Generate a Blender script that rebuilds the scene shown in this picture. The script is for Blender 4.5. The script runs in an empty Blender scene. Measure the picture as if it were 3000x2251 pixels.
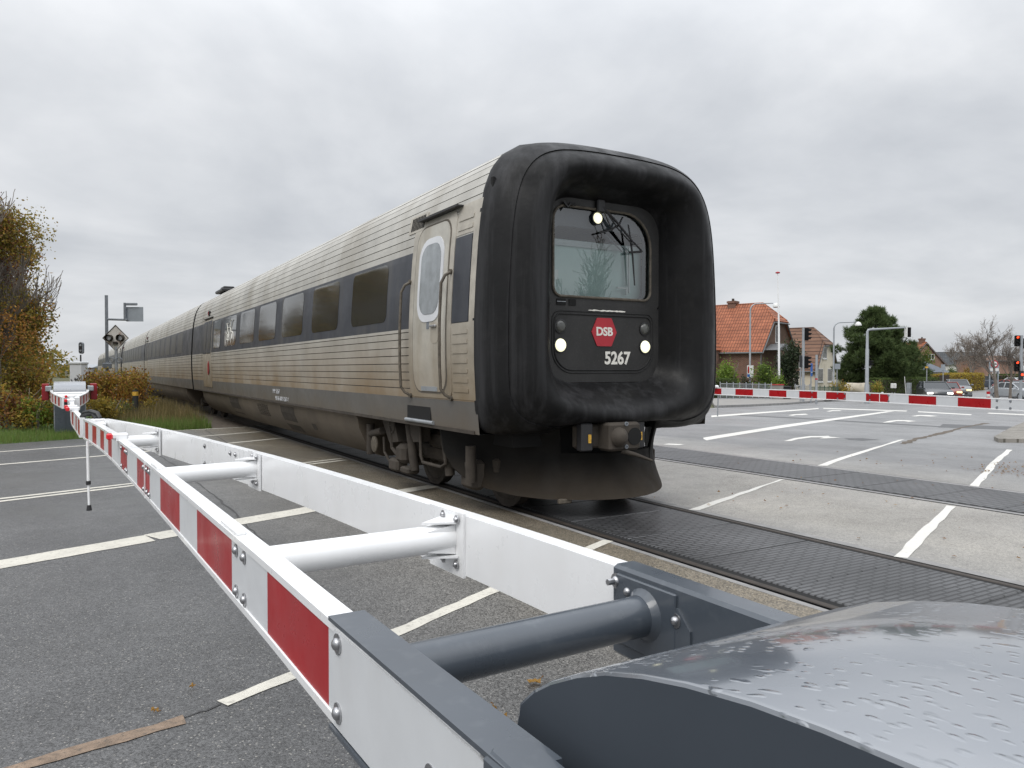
import bpy, bmesh, math, random
import numpy as np
from mathutils import Vector, Matrix
SC = bpy.context.scene
COL = SC.collection
R = math.radians
# ------------------------------------------------------------------ camera
FPX, CAMH = 2200.0, 1.52                     # focal length in photo pixels, eye height
HEAD, PITCH = R(30.444), R(1.107)            # heading clockwise from the track direction (+Y), tilt down
cd = bpy.data.cameras.new("camera"); cam = bpy.data.objects.new("camera", cd); COL.objects.link(cam)
cd.sensor_width = 36.0; cd.lens = 36.0 * FPX / 3000.0
cd.clip_start = 0.05; cd.clip_end = 3000.0
cam.location = (0, 0, CAMH); cam.rotation_euler = (R(90) - PITCH, 0, -HEAD)
SC.camera = cam
# ------------------------------------------------------------------ world: overcast sky
SUN_EL, SUN_AZ = R(50), R(240)               # azimuth clockwise from +Y
W_ = bpy.data.worlds.new("World"); SC.world = W_; W_.use_nodes = True
nt = W_.node_tree; nt.nodes.clear()
def wn(t, **k):
    n = nt.nodes.new(t)
    for a, b in k.items(): setattr(n, a, b)
    return n
wout = wn('ShaderNodeOutputWorld'); sky = wn('ShaderNodeTexSky', sky_type='NISHITA', sun_disc=False)
sky.sun_elevation = SUN_EL; sky.sun_rotation = SUN_AZ
bg1 = wn('ShaderNodeBackground'); bg1.inputs[1].default_value = 0.08
nt.links.new(sky.outputs[0], bg1.inputs[0])
tc = wn('ShaderNodeTexCoord'); sx = wn('ShaderNodeSeparateXYZ'); nt.links.new(tc.outputs['Generated'], sx.inputs[0])
def wm(op, a, b=None, c=None):
    n = wn('ShaderNodeMath', operation=op)
    for i, v in enumerate((a, b, c)):
        if v is None: continue
        if isinstance(v, (int, float)): n.inputs[i].default_value = v
        else: nt.links.new(v, n.inputs[i])
    return n.outputs[0]
zc = wm('MAXIMUM', sx.outputs[2], 0.0)
den = wm('ADD', zc, 0.26)
cx = wn('ShaderNodeCombineXYZ'); nt.links.new(wm('DIVIDE', sx.outputs[0], den), cx.inputs[0]); nt.links.new(wm('DIVIDE', sx.outputs[1], den), cx.inputs[1])
n1 = wn('ShaderNodeTexNoise'); n1.inputs['Scale'].default_value = 0.95; n1.inputs['Detail'].default_value = 7; n1.inputs['Roughness'].default_value = 0.55; n1.inputs['Distortion'].default_value = 0.5
n2 = wn('ShaderNodeTexNoise'); n2.inputs['Scale'].default_value = 3.4; n2.inputs['Detail'].default_value = 5; n2.inputs['Roughness'].default_value = 0.5
nt.links.new(cx.outputs[0], n1.inputs['Vector']); nt.links.new(cx.outputs[0], n2.inputs['Vector'])
nz = wm('ADD', wm('MULTIPLY', n1.outputs[0], 0.75), wm('MULTIPLY', n2.outputs[0], 0.25))
rp = wn('ShaderNodeValToRGB'); e = rp.color_ramp.elements
e[0].position = 0.36; e[0].color = (0.59, 0.615, 0.655, 1)
e[1].position = 0.62; e[1].color = (0.855, 0.87, 0.895, 1)
m_ = rp.color_ramp.elements.new(0.5); m_.color = (0.72, 0.742, 0.775, 1)
nt.links.new(nz, rp.inputs[0])
bg2 = wn('ShaderNodeBackground'); nt.links.new(rp.outputs[0], bg2.inputs[0])
mr = wn('ShaderNodeMapRange', interpolation_type='SMOOTHSTEP'); nt.links.new(zc, mr.inputs[0])
mr.inputs[1].default_value = 0.30; mr.inputs[2].default_value = 0.95; mr.inputs[3].default_value = 0.90; mr.inputs[4].default_value = 2.35
lift = wn('ShaderNodeMapRange'); nt.links.new(zc, lift.inputs[0])
lift.inputs[1].default_value = 0.0; lift.inputs[2].default_value = 0.42; lift.inputs[3].default_value = 0.93; lift.inputs[4].default_value = 1.14
nt.links.new(wm('MULTIPLY', mr.outputs[0], lift.outputs[0]), bg2.inputs[1])
mx = wn('ShaderNodeMixShader'); mx.inputs[0].default_value = 0.95
nt.links.new(bg1.outputs[0], mx.inputs[1]); nt.links.new(bg2.outputs[0], mx.inputs[2]); nt.links.new(mx.outputs[0], wout.inputs[0])
# ------------------------------------------------------------------ sun behind the cloud
sl = bpy.data.lights.new("sun", 'SUN'); sl.energy = 1.05; sl.angle = R(25); sl.color = (1.0, 0.96, 0.9)
so = bpy.data.objects.new("sun", sl); COL.objects.link(so)
sd = Vector((math.sin(SUN_AZ) * math.cos(SUN_EL), math.cos(SUN_AZ) * math.cos(SUN_EL), math.sin(SUN_EL)))
so.rotation_euler = sd.to_track_quat('Z', 'Y').to_euler()
SC.view_settings.view_transform = 'Standard'; SC.view_settings.look = 'None'
SC.view_settings.exposure = 0.09; SC.view_settings.gamma = 1.0
# ------------------------------------------------------------------ where a point of the photo lies in the place
CS, CC = math.sin(HEAD), math.cos(HEAD)
FH = Vector((CS, CC, 0)); RH = Vector((CC, -CS, 0))
FV = Vector((CS * math.cos(PITCH), CC * math.cos(PITCH), -math.sin(PITCH))); UV = RH.cross(FV)
def ray(x, y): return FV + RH * ((x - 1500) / FPX) + UV * ((1125.5 - y) / FPX)
def drop(x): return min(max(0.021 * (x - 11.0), 0.0), 1.0)     # the road falls away beyond the tracks
def gnd(x, y):                                                # ground point seen at a photo pixel
    d = ray(x, y); t = -CAMH / d.z
    for _ in range(40):
        t = -(CAMH + drop(d.x * t)) / d.z
    return Vector((d.x * t, d.y * t, -drop(d.x * t)))
def spot(px, depth):                                          # ground point at a photo column and a distance
    p = FH * depth + RH * (depth * (px - 1500) / FPX); p.z = -drop(p.x); return p
def hgt(py, depth): return CAMH - (py - 1083) * depth / FPX   # world z seen at a photo row
# ------------------------------------------------------------------ objects
def tag(o, label=None, cat=None, group=None, kind=None):
    if label: o['label'] = label
    if cat: o['category'] = cat
    if group: o['group'] = group
    if kind: o['kind'] = kind
    return o
WORLDLOC = {}
def thing(name, label, cat, loc=(0, 0, 0), rz=0.0, group=None, world=False):
    o = bpy.data.objects.new(name, None); COL.objects.link(o); o.empty_display_size = 0.2
    o.location = loc; o.rotation_euler = (0, 0, rz)
    if world: WORLDLOC[o.name] = Vector(loc)
    return tag(o, label, cat, group)
class MB:
    def __init__(s): s.v = []; s.f = []; s.m = []
    def add(s, vs, fs, m=0):
        b = len(s.v); s.v += [tuple(p) for p in vs]; s.f += [tuple(i + b for i in f) for f in fs]; s.m += [m] * len(fs); return s
    def box(s, c, d, m=0, rz=0.0, M=None, bev=0.0):
        x, y, z = d[0] / 2, d[1] / 2, d[2] / 2
        if bev > 0:
            b = min(bev, x * .49, y * .49, z * .49); pts = []; 
            for zz, k in ((-z, b), (-z + b, 0), (z - b, 0), (z, b)):
                X, Y = x - k, y - k; q = b if k == 0 else b * .6
                pts += [Vector(p + (zz,)) for p in ((-X + q, -Y), (X - q, -Y), (X, -Y + q), (X, Y - q), (X - q, Y), (-X + q, Y), (-X, Y - q), (-X, -Y + q))]
            fs = [tuple(range(7, -1, -1)), tuple(range(24, 32))]
            for r in range(3):
                for i in range(8): fs.append((r * 8 + i, r * 8 + (i + 1) % 8, r * 8 + 8 + (i + 1) % 8, r * 8 + 8 + i))
        else:
            pts = [Vector((a * x, b * y, cc * z)) for cc in (-1, 1) for a, b in ((-1, -1), (1, -1), (1, 1), (-1, 1))]
            fs = [(3, 2, 1, 0), (4, 5, 6, 7), (0, 1, 5, 4), (1, 2, 6, 5), (2, 3, 7, 6), (3, 0, 4, 7)]
        T = M if M is not None else Matrix.Rotation(rz, 4, 'Z')
        c = Vector(c); return s.add([c + T @ p for p in pts], fs, m)
    def tube(s, pts, r, n=10, m=0, cap=True):
        pts = [Vector(p) for p in pts]; rs = r if isinstance(r, (list, tuple)) else [r] * len(pts)
        rings = []; prev = None
        for i, p in enumerate(pts):
            a = pts[max(i - 1, 0)]; b = pts[min(i + 1, len(pts) - 1)]; t = (b - a)
            t = t.normalized() if t.length > 1e-9 else Vector((0, 0, 1))
            if prev is None: u = t.orthogonal().normalized()
            else:
                u = prev - t * prev.dot(t); u = u.normalized() if u.length > 1e-6 else t.orthogonal().normalized()
            prev = u; w = t.cross(u)
            rings.append([p + (u * math.cos(6.28318 * k / n) + w * math.sin(6.28318 * k / n)) * rs[i] for k in range(n)])
        vs = [q for rg in rings for q in rg]; fs = []
        for i in range(len(pts) - 1):
            for k in range(n): fs.append((i * n + k, i * n + (k + 1) % n, (i + 1) * n + (k + 1) % n, (i + 1) * n + k))
        if cap: fs.append(tuple(range(n - 1, -1, -1))); fs.append(tuple((len(pts) - 1) * n + k for k in range(n)))
        return s.add(vs, fs, m)
    def lathe(s, c, prof, n=16, m=0, axis=(0, 0, 1)):       # prof: (radius, height) along axis
        ax = Vector(axis).normalized(); u = ax.orthogonal().normalized(); w = ax.cross(u); c = Vector(c); vs = []; fs = []
        for r, h in prof:
            for k in range(n): vs.append(c + ax * h + (u * math.cos(6.28318 * k / n) + w * math.sin(6.28318 * k / n)) * max(r, 1e-4))
        for i in range(len(prof) - 1):
            for k in range(n): fs.append((i * n + k, i * n + (k + 1) % n, (i + 1) * n + (k + 1) % n, (i + 1) * n + k))
        fs.append(tuple(range(n - 1, -1, -1))); fs.append(tuple((len(prof) - 1) * n + k for k in range(n)))
        return s.add(vs, fs, m)
    def prism(s, poly, vec, m=0, mside=None):                # poly: 3-D points, extruded by vec
        n = len(poly); vec = Vector(vec); vs = [Vector(p) for p in poly] + [Vector(p) + vec for p in poly]
        s.add(vs, [tuple(range(n - 1, -1, -1)), tuple(range(n, 2 * n))], m)
        b = len(s.v) - 2 * n
        for i in range(n): s.f.append((b + i, b + (i + 1) % n, b + n + (i + 1) % n, b + n + i)); s.m.append(m if mside is None else mside)
        return s
    def grid(s, rows, m=0, closed=False):                    # rows of points, quads between them
        n = len(rows[0]); vs = [p for r in rows for p in r]; fs = []
        for i in range(len(rows) - 1):
            for k in range(n if closed else n - 1): fs.append((i * n + k, i * n + (k + 1) % n, (i + 1) * n + (k + 1) % n, (i + 1) * n + k))
        return s.add(vs, fs, m)
    def build(s, name, mats, parent=None, smooth=None, fix=True):
        me = bpy.data.meshes.new(name); me.from_pydata(s.v, [], s.f)
        for x in (mats if isinstance(mats, (list, tuple)) else [mats]): me.materials.append(x)
        if any(s.m): me.polygons.foreach_set('material_index', s.m)
        if fix:
            bm = bmesh.new(); bm.from_mesh(me); bmesh.ops.recalc_face_normals(bm, faces=bm.faces); bm.to_mesh(me); bm.free()
        if smooth is not None: me.shade_smooth(); me.set_sharp_from_angle(angle=R(smooth))
        me.update()
        o = bpy.data.objects.new(name, me); COL.objects.link(o)
        if parent is not None:
            o.parent = parent
            if parent.name in WORLDLOC: o.location = -WORLDLOC[parent.name]
        return o
def rename(o, *_): return o
def dup(root, loc, rz=None, label=None, group=None):
    def cp(o, par):
        c = o.copy(); COL.objects.link(c)
        if par is not None: c.parent = par
        for ch in list(o.children): cp(ch, c)
        return c
    r = cp(root, None); r.location = loc
    if rz is not None: r.rotation_euler = (0, 0, rz)
    if label: r['label'] = label
    if group: r['group'] = group
    return r
def rrect(x0, x1, z0, z1, r, n=6):                           # rounded rectangle, counter-clockwise; r may be (bl, br, tr, tl)
    rr = r if isinstance(r, (tuple, list)) else (r,) * 4; out = []
    for (cx_, cz_, a0), q in zip(((x0, z0, 180), (x1, z0, 270), (x1, z1, 0), (x0, z1, 90)), rr):
        sx_ = 1 if cx_ == x0 else -1; sz_ = 1 if cz_ == z0 else -1
        for k in range(n + 1):
            a = R(a0 + 90 * k / n); out.append((cx_ + sx_ * q + q * math.cos(a), cz_ + sz_ * q + q * math.sin(a)))
    return out
# ------------------------------------------------------------------ materials
def mat(name, col, rough=0.6, metal=0.0, var=0.12, vs=6.0, bump=0.0, bs=80.0, spec=0.5, coat=0.0, dirt=None, emit=None, isl=None, trans=0.0, fine=None, rvar=0.0, streak=None):
    m = bpy.data.materials.new(name); m.use_nodes = True; t = m.node_tree; N = t.nodes; L = t.links
    b = N['Principled BSDF']; b.inputs['Roughness'].default_value = rough; b.inputs['Metallic'].default_value = metal
    b.inputs['Specular IOR Level'].default_value = spec; b.inputs['Coat Weight'].default_value = coat; b.inputs['Coat Roughness'].default_value = 0.08
    tcn = N.new('ShaderNodeTexCoord'); P = tcn.outputs['Object']
    def noise(sc, det=4, rg=.6, vec=None):
        n = N.new('ShaderNodeTexNoise'); n.inputs['Scale'].default_value = sc; n.inputs['Detail'].default_value = det; n.inputs['Roughness'].default_value = rg
        L.new(vec if vec is not None else P, n.inputs['Vector']); return n.outputs[0]
    def mixc(fac, a, bb, bt='MIX'):
        n = N.new('ShaderNodeMix'); n.data_type = 'RGBA'; n.blend_type = bt
        for i, v in ((0, fac), (6, a), (7, bb)):
            if isinstance(v, (int, float)): n.inputs[i].default_value = v
            elif isinstance(v, (tuple, list)): n.inputs[i].default_value = tuple(v[:3]) + (1,)
            else: L.new(v, n.inputs[i])
        return n.outputs[2]
    def rng(v, a, bb, c, d):
        n = N.new('ShaderNodeMapRange'); L.new(v, n.inputs[0])
        for i, q in enumerate((a, bb, c, d)): n.inputs[i + 1].default_value = q
        return n.outputs[0]
    c = tuple(col[:3]); cs = None
    if isl:                                                  # colour per leaf / tile from a list
        g = N.new('ShaderNodeNewGeometry'); rpn = N.new('ShaderNodeValToRGB'); el = rpn.color_ramp.elements
        k = len(isl); el[0].position = 0; el[0].color = tuple(isl[0]) + (1,); el[1].position = 1; el[1].color = tuple(isl[-1]) + (1,)
        for i in range(1, k - 1): q = el.new(i / (k - 1)); q.color = tuple(isl[i]) + (1,)
        L.new(g.outputs['Random Per Island'], rpn.inputs[0]); cs = rpn.outputs[0]
    lo = tuple(x * (1 - var) for x in c); hi = tuple(min(x * (1 + var), 1) for x in c)
    if cs is None: cs = mixc(rng(noise(vs), .3, .7, 0, 1), lo, hi)
    if fine: cs = mixc(rng(noise(fine[0], 2), .35, .65, 0, 1), cs, fine[1], 'MULTIPLY') if len(fine) == 2 else mixc(rng(noise(fine[0], 2), .55, .75, 0, fine[2]), cs, fine[1])
    if streak:                                               # run-off streaks: scale xyz, colour, amount
        mp = N.new('ShaderNodeMapping'); L.new(P, mp.inputs[0]); mp.inputs['Scale'].default_value = streak[0]
        cs = mixc(rng(noise(1.0, 5, .65, mp.outputs[0]), .48, .72, 0, streak[2]), cs, streak[1])
    if dirt:                                                 # colour, amount, z low (full), z high (none)
        sp = N.new('ShaderNodeSeparateXYZ'); L.new(P, sp.inputs[0])
        z = rng(sp.outputs[2], dirt[2], dirt[3], dirt[1], 0)
        n = N.new('ShaderNodeMath'); n.operation = 'MULTIPLY'; L.new(z, n.inputs[0]); L.new(rng(noise(1.3, 5), .2, .7, .45, 1.25), n.inputs[1]); n.use_clamp = True
        cs = mixc(n.outputs[0], cs, dirt[0])
    L.new(cs, b.inputs['Base Color'])
    if rvar: L.new(rng(noise(vs * 1.7, 5), .3, .7, max(rough - rvar, .02), rough + rvar), b.inputs['Roughness'])
    if bump:
        bn = N.new('ShaderNodeBump'); bn.inputs['Strength'].default_value = bump; bn.inputs['Distance'].default_value = 0.01
        L.new(noise(bs, 3), bn.inputs['Height']); L.new(bn.outputs[0], b.inputs['Normal'])
    if emit: b.inputs['Emission Color'].default_value = tuple(emit[0]) + (1,); b.inputs['Emission Strength'].default_value = emit[1]
    if trans: b.inputs['Transmission Weight'].default_value = trans
    return m
def brickmat(name, c1, c2, mortar, scale, bw, rh, ms=.02, rough=.8, bump=.5, off=.5, rot=None, spec=.4, plane='auto', wash=0.12):
    m = bpy.data.materials.new(name); m.use_nodes = True; t = m.node_tree; N = t.nodes; L = t.links; b = N['Principled BSDF']
    b.inputs['Roughness'].default_value = rough; b.inputs['Specular IOR Level'].default_value = spec
    tcn = N.new('ShaderNodeTexCoord'); P = tcn.outputs['Object']
    sp = N.new('ShaderNodeSeparateXYZ'); L.new(P, sp.inputs[0]); cb = N.new('ShaderNodeCombineXYZ')
    if plane == 'wall':
        a = N.new('ShaderNodeMath'); a.operation = 'ADD'; L.new(sp.outputs[0], a.inputs[0]); L.new(sp.outputs[1], a.inputs[1])
        L.new(a.outputs[0], cb.inputs[0]); L.new(sp.outputs[2], cb.inputs[1])
    elif plane == 'roof': L.new(sp.outputs[0], cb.inputs[0]); L.new(sp.outputs[2], cb.inputs[1])
    else: L.new(sp.outputs[0], cb.inputs[0]); L.new(sp.outputs[1], cb.inputs[1])
    bt = N.new('ShaderNodeTexBrick'); L.new(cb.outputs[0], bt.inputs['Vector']); bt.offset = off
    bt.inputs['Color1'].default_value = tuple(c1) + (1,); bt.inputs['Color2'].default_value = tuple(c2) + (1,); bt.inputs['Mortar'].default_value = tuple(mortar) + (1,)
    bt.inputs['Scale'].default_value = scale; bt.inputs['Brick Width'].default_value = bw; bt.inputs['Row Height'].default_value = rh; bt.inputs['Mortar Size'].default_value = ms
    n = N.new('ShaderNodeTexNoise'); n.inputs['Scale'].default_value = 1.1; n.inputs['Detail'].default_value = 6; L.new(P, n.inputs['Vector'])
    r_ = N.new('ShaderNodeMapRange'); L.new(n.outputs[0], r_.inputs[0]); r_.inputs[1].default_value = .3; r_.inputs[2].default_value = .7; r_.inputs[3].default_value = 1 - 2 * wash; r_.inputs[4].default_value = 1 + wash
    mxn = N.new('ShaderNodeMix'); mxn.data_type = 'RGBA'; mxn.blend_type = 'MULTIPLY'; mxn.inputs[0].default_value = 1
    L.new(bt.outputs[0], mxn.inputs[6]); cr = N.new('ShaderNodeCombineColor')
    for i in range(3): L.new(r_.outputs[0], cr.inputs[i])
    L.new(cr.outputs[0], mxn.inputs[7]); L.new(mxn.outputs[2], b.inputs['Base Color'])
    bn = N.new('ShaderNodeBump'); bn.invert = True; bn.inputs['Strength'].default_value = bump; bn.inputs['Distance'].default_value = .02
    L.new(bt.outputs['Fac'], bn.inputs['Height']); L.new(bn.outputs[0], b.inputs['Normal'])
    return m
M = {}
M['alu'] = mat('brushed_side_panels', (.49, .475, .435), .5, .2, .14, 1.6, dirt=((.245, .165, .085), .95, 1.0, 2.15), streak=((.6, .6, .25), (.27, .24, .19), .65), rvar=.08)
M['groove'] = mat('panel_groove_grime', (.115, .10, .08), .85)
M['trainband'] = mat('window_band_paint', (.046, .050, .060), .42, 0, .2, 1.8, spec=.3, streak=((2.2, 2.2, .25), (.11, .105, .095), .5), rvar=.1)
M['dirtypane'] = mat('dirty_far_window_glass', (.05, .05, .046), .35, 0, .3, 3, spec=.25, streak=((2.5, 2.5, .3), (.12, .115, .105), .6))
M['trainglass'] = mat('dark_window_glass', (.040, .039, .032), .07, 0, .1, 2, spec=.9, coat=.2, rvar=.03)
M['greystripe'] = mat('grey_lower_paint', (.12, .122, .12), .55, 0, .15, 2, dirt=((.125, .10, .072), .9, .8, 1.35), rvar=.1)
M['skirt'] = mat('brown_dusty_skirt', (.105, .085, .062), .75, 0, .25, 1.6, bump=.2, bs=40, dirt=((.07, .055, .04), .9, .2, .8))
M['doorpaint'] = mat('dirty_door_paint', (.46, .44, .39), .5, .1, .2, 3.5, dirt=((.26, .20, .13), .8, 1.15, 2.1), streak=((3, 3, .5), (.26, .22, .16), .6), rvar=.1)
M['doorframe'] = mat('door_frame_metal', (.42, .39, .335), .5, .15, .25, 3, dirt=((.22, .165, .10), .9, 1.1, 2.2))
M['whiteframe'] = mat('pale_window_frame', (.62, .63, .65), .45, 0, .05, 4)
M['dirtyglass'] = mat('grubby_door_glass', (.24, .26, .27), .14, 0, .25, 5, spec=.9, rvar=.08)
M['rubber'] = mat('black_nose_rubber', (.0085, .0085, .009), .52, 0, .4, 1.6, bump=.14, bs=18, fine=(5.5, (.045, .044, .043), .16), streak=((6, 6, .25), (.05, .05, .053), .6), rvar=.2, spec=.22)
M['rubberdull'] = mat('dull_black_rubber', (.018, .018, .018), .8, 0, .3, 4)
M['cabpanel'] = mat('black_cab_panel', (.020, .0195, .019), .5, 0, .3, 3, bump=.08, bs=30, fine=(45, (.07, .066, .06), .3), rvar=.1)
M['plow'] = mat('plough_shade_and_dust', (.006, .0057, .005), .7, 0, .3, 2, spec=.2, dirt=((.045, .034, .023), .95, .12, .6), rvar=.12)  # black top paints the shade under the chin; brown dust and sheen below
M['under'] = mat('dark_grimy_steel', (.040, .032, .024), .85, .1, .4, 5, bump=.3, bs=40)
M['underlit'] = mat('grimy_steel_lit', (.052, .043, .034), .8, .1, .3, 5, bump=.3, bs=40)  # lighter copy of the underside steel, light painted into its colour
M['black'] = mat('black_void_shade', (.006, .006, .006), .9)  # near-black that paints the shade inside gaps, slots and pockets
M['blackplastic'] = mat('black_plastic', (.022, .022, .024), .42, 0, .2, 8)
M['bronze'] = mat('worn_seal', (.10, .085, .065), .6, 0, .4, 20)
M['cabwall'] = mat('pale_cab_wall', (.68, .82, .80), .6, 0, .04, 2)
M['cabdark'] = mat('cab_grey_blind', (.10, .105, .125), .6, 0, .06, 2)
M['white'] = mat('white_paint', (.82, .82, .82), .35, 0, .03, 5, coat=.2)
M['boomwhite'] = mat('white_boom_paint', (.84, .845, .85), .3, 0, .025, 4, coat=.35, fine=(3, (.74, .73, .71), .25), streak=((7, 7, 1.2), (.66, .645, .61), .13), rvar=.06)
M['reflwhite'] = mat('grey_reflective_sheet', (.62, .635, .65), .38, 0, .03, 8, streak=((7, 7, 1.2), (.50, .49, .47), .16), rvar=.08)
M['reflred'] = mat('red_reflective_sheet', (.37, .008, .012), .34, 0, .10, 4, spec=.3, coat=.08, streak=((7, 7, 1.2), (.27, .012, .014), .2), rvar=.1)
M['boomgrey'] = mat('slate_grey_paint', (.060, .072, .088), .30, 0, .08, 4, coat=.4, fine=(26, (.13, .145, .16), .25), rvar=.06)
M['steel'] = mat('bolt_steel', (.45, .45, .46), .28, .95, .2, 30)
M['zinc'] = mat('galvanised_steel', (.36, .38, .40), .5, .5, .12, 6)
M['galvdark'] = mat('weathered_pole_grey', (.20, .215, .235), .6, .25, .15, 5)
M['redlamp'] = mat('lit_red_lens', (.5, .008, .015), .12, 0, 0, 4, emit=((1, .015, .03), .14), coat=.6)
M['redbox'] = mat('red_counterweight', (.28, .012, .018), .4, 0, .1, 6)
M['cable'] = mat('black_cable', (.015, .015, .016), .45)
M['signred'] = mat('red_emblem_paint', (.42, .022, .035), .45, 0, .08, 6)
M['letter'] = mat('cream_lettering', (.78, .76, .70), .5, 0, .06, 30)
M['lampon'] = mat('lit_headlamp', (.9, .9, .7), .2, 0, 0, 4, emit=((1, .95, .62), 1.05))
M['lampoff'] = mat('unlit_headlamp', (.085, .087, .08), .22, 0, .1, 6, coat=.5)
M['signalblack'] = mat('matt_black_signal', (.006, .006, .006), .7, 0, .1, 8, spec=.15)
M['yellow'] = mat('yellow_label', (.62, .36, .05), .5, 0, .3, 40)
M['signback'] = mat('grey_sign_back', (.30, .33, .36), .55, .2, .08, 5)
M['rust'] = mat('rusty_plate', (.55, .52, .48), .7, 0, .12, 3, fine=(4, (.22, .075, .035), .9))
def glassmat(name, tint, fac=.12):
    m = bpy.data.materials.new(name); m.use_nodes = True; t = m.node_tree; N = t.nodes; L = t.links; N.remove(N['Principled BSDF'])
    tr = N.new('ShaderNodeBsdfTransparent'); tr.inputs[0].default_value = tuple(tint) + (1,); gl = N.new('ShaderNodeBsdfGlossy'); gl.inputs['Roughness'].default_value = .006
    fr = N.new('ShaderNodeFresnel'); fr.inputs[0].default_value = 1.5; ad = N.new('ShaderNodeMath'); ad.operation = 'ADD'; ad.inputs[1].default_value = fac; L.new(fr.outputs[0], ad.inputs[0])
    mxs = N.new('ShaderNodeMixShader'); L.new(ad.outputs[0], mxs.inputs[0]); L.new(tr.outputs[0], mxs.inputs[1]); L.new(gl.outputs[0], mxs.inputs[2]); L.new(mxs.outputs[0], N['Material Output'].inputs[0]); return m
M['glass'] = glassmat('clear_windscreen_glass', (.86, .93, .92), .13)
M['carglass'] = mat('car_window_glass', (.025, .03, .034), .10, 0, 0, 4, spec=.5)
# ------------------------------------------------------------------ ground
def road_material():
    m = bpy.data.materials.new('damp_asphalt_and_aggregate'); m.use_nodes = True; t = m.node_tree; N = t.nodes; L = t.links; b = N['Principled BSDF']
    tcn = N.new('ShaderNodeTexCoord'); P = tcn.outputs['Object']
    def noise(sc, det=4, rg=.6, o=0):
        n = N.new('ShaderNodeTexNoise'); n.inputs['Scale'].default_value = sc; n.inputs['Detail'].default_value = det; n.inputs['Roughness'].default_value = rg; L.new(P, n.inputs['Vector']); return n.outputs[o]
    def mth(op, a, bb, cl=False):
        n = N.new('ShaderNodeMath'); n.operation = op; n.use_clamp = cl
        for i, v in enumerate((a, bb)):
            if isinstance(v, (int, float)): n.inputs[i].default_value = v
            else: L.new(v, n.inputs[i])
        return n.outputs[0]
    def rng(v, a, bb, c, d):
        n = N.new('ShaderNodeMapRange'); L.new(v, n.inputs[0])
        for i, q in enumerate((a, bb, c, d)): n.inputs[i + 1].default_value = q
        return n.outputs[0]
    def mixc(f, a, bb, bt='MIX'):
        n = N.new('ShaderNodeMix'); n.data_type = 'RGBA'; n.blend_type = bt
        for i, v in ((0, f), (6, a), (7, bb)):
            if isinstance(v, (int, float)): n.inputs[i].default_value = v
            elif isinstance(v, tuple): n.inputs[i].default_value = v + (1,)
            else: L.new(v, n.inputs[i])
        return n.outputs[2]
    sp = N.new('ShaderNodeSeparateXYZ'); L.new(P, sp.inputs[0])
    xw = mth('ADD', sp.outputs[0], rng(noise(1.2, 4), 0, 1, -.35, .35))
    xn = rng(xw, -2, 18, 0, 1)
    def ramp(stops):
        r = N.new('ShaderNodeValToRGB'); el = r.color_ramp.elements
        for i, (x, c) in enumerate(stops):
            p = (x + 2) / 20
            q = el[i] if i < 2 else el.new(p)
            q.position = p; q.color = tuple(c) + (1,) if not isinstance(c, (int, float)) else (c, c, c, 1)
        L.new(xn, r.inputs[0]); return r.outputs[0]
    base = ramp([(-2, (.088, .088, .0885)), (18, (.21, .21, .211)), (1.40, (.090, .090, .090)), (1.52, (.118, .116, .112)), (2.4, (.122, .117, .108)), (3.2, (.150, .130, .098)), (4.2, (.150, .128, .095)), (5.55, (.235, .228, .214)), (6.5, (.285, .268, .238)), (8.6, (.27, .255, .232)), (10.3, (.235, .227, .214)), (11.6, (.215, .213, .208)), (12.0, (.172, .172, .173))])
    amp = ramp([(-2, .5), (18, .14), (1.40, .5), (1.55, .62), (3.0, .8), (4.2, .85), (5.6, .42), (8.6, .42), (11.4, .28), (11.9, .12)])
    v = N.new('ShaderNodeTexVoronoi'); v.inputs['Scale'].default_value = 170; L.new(P, v.inputs['Vector'])
    sepc = N.new('ShaderNodeSeparateColor'); L.new(v.outputs['Color'], sepc.inputs[0])
    v2 = N.new('ShaderNodeTexVoronoi'); v2.inputs['Scale'].default_value = 88; L.new(P, v2.inputs['Vector'])
    sep2 = N.new('ShaderNodeSeparateColor'); L.new(v2.outputs['Color'], sep2.inputs[0])
    sv = mth('ADD', mth('MULTIPLY', sepc.outputs[0], .55), mth('MULTIPLY', sep2.outputs[1], .45))
    s1 = rng(sv, .12, .88, -1, 1.25); s1 = mth('MULTIPLY', s1, amp)
    k = mth('ADD', 1.0, s1)
    big = rng(noise(.55, 6, .62), .3, .7, .76, 1.18); med = rng(noise(5, 5, .6), .3, .7, .92, 1.08)
    k = mth('MULTIPLY', mth('MULTIPLY', k, big), med)
    cc = N.new('ShaderNodeCombineColor')
    for i in range(3): L.new(k, cc.inputs[i])
    c = mixc(1.0, base, cc.outputs[0], 'MULTIPLY')
    # a few pale stones and tar-dark spots
    c = mixc(mth('MULTIPLY', mth('GREATER_THAN', sepc.outputs[2], .984), .6), c, (.42, .40, .36))
    c = mixc(mth('MULTIPLY', rng(noise(2.3, 6, .7), .60, .75, 0, 1), .35), c, (.05, .05, .052))
    L.new(c, b.inputs['Base Color'])
    wet = rng(noise(.45, 5, .6), .42, .62, .34, .62); L.new(wet, b.inputs['Roughness']); b.inputs['Specular IOR Level'].default_value = .5
    h = mth('ADD', mth('MULTIPLY', v.outputs['Distance'], -.8), mth('MULTIPLY', noise(160, 2), .5))
    bn = N.new('ShaderNodeBump'); bn.inputs['Strength'].default_value = .55; bn.inputs['Distance'].default_value = .006; L.new(h, bn.inputs['Height']); L.new(bn.outputs[0], b.inputs['Normal'])
    return m
M['road'] = road_material()
M['soil'] = mat('rough_grass_soil', (.075, .078, .035), .95, 0, .4, 1.5, bump=.6, bs=12, fine=(9, (.13, .095, .05), .7))
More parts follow.
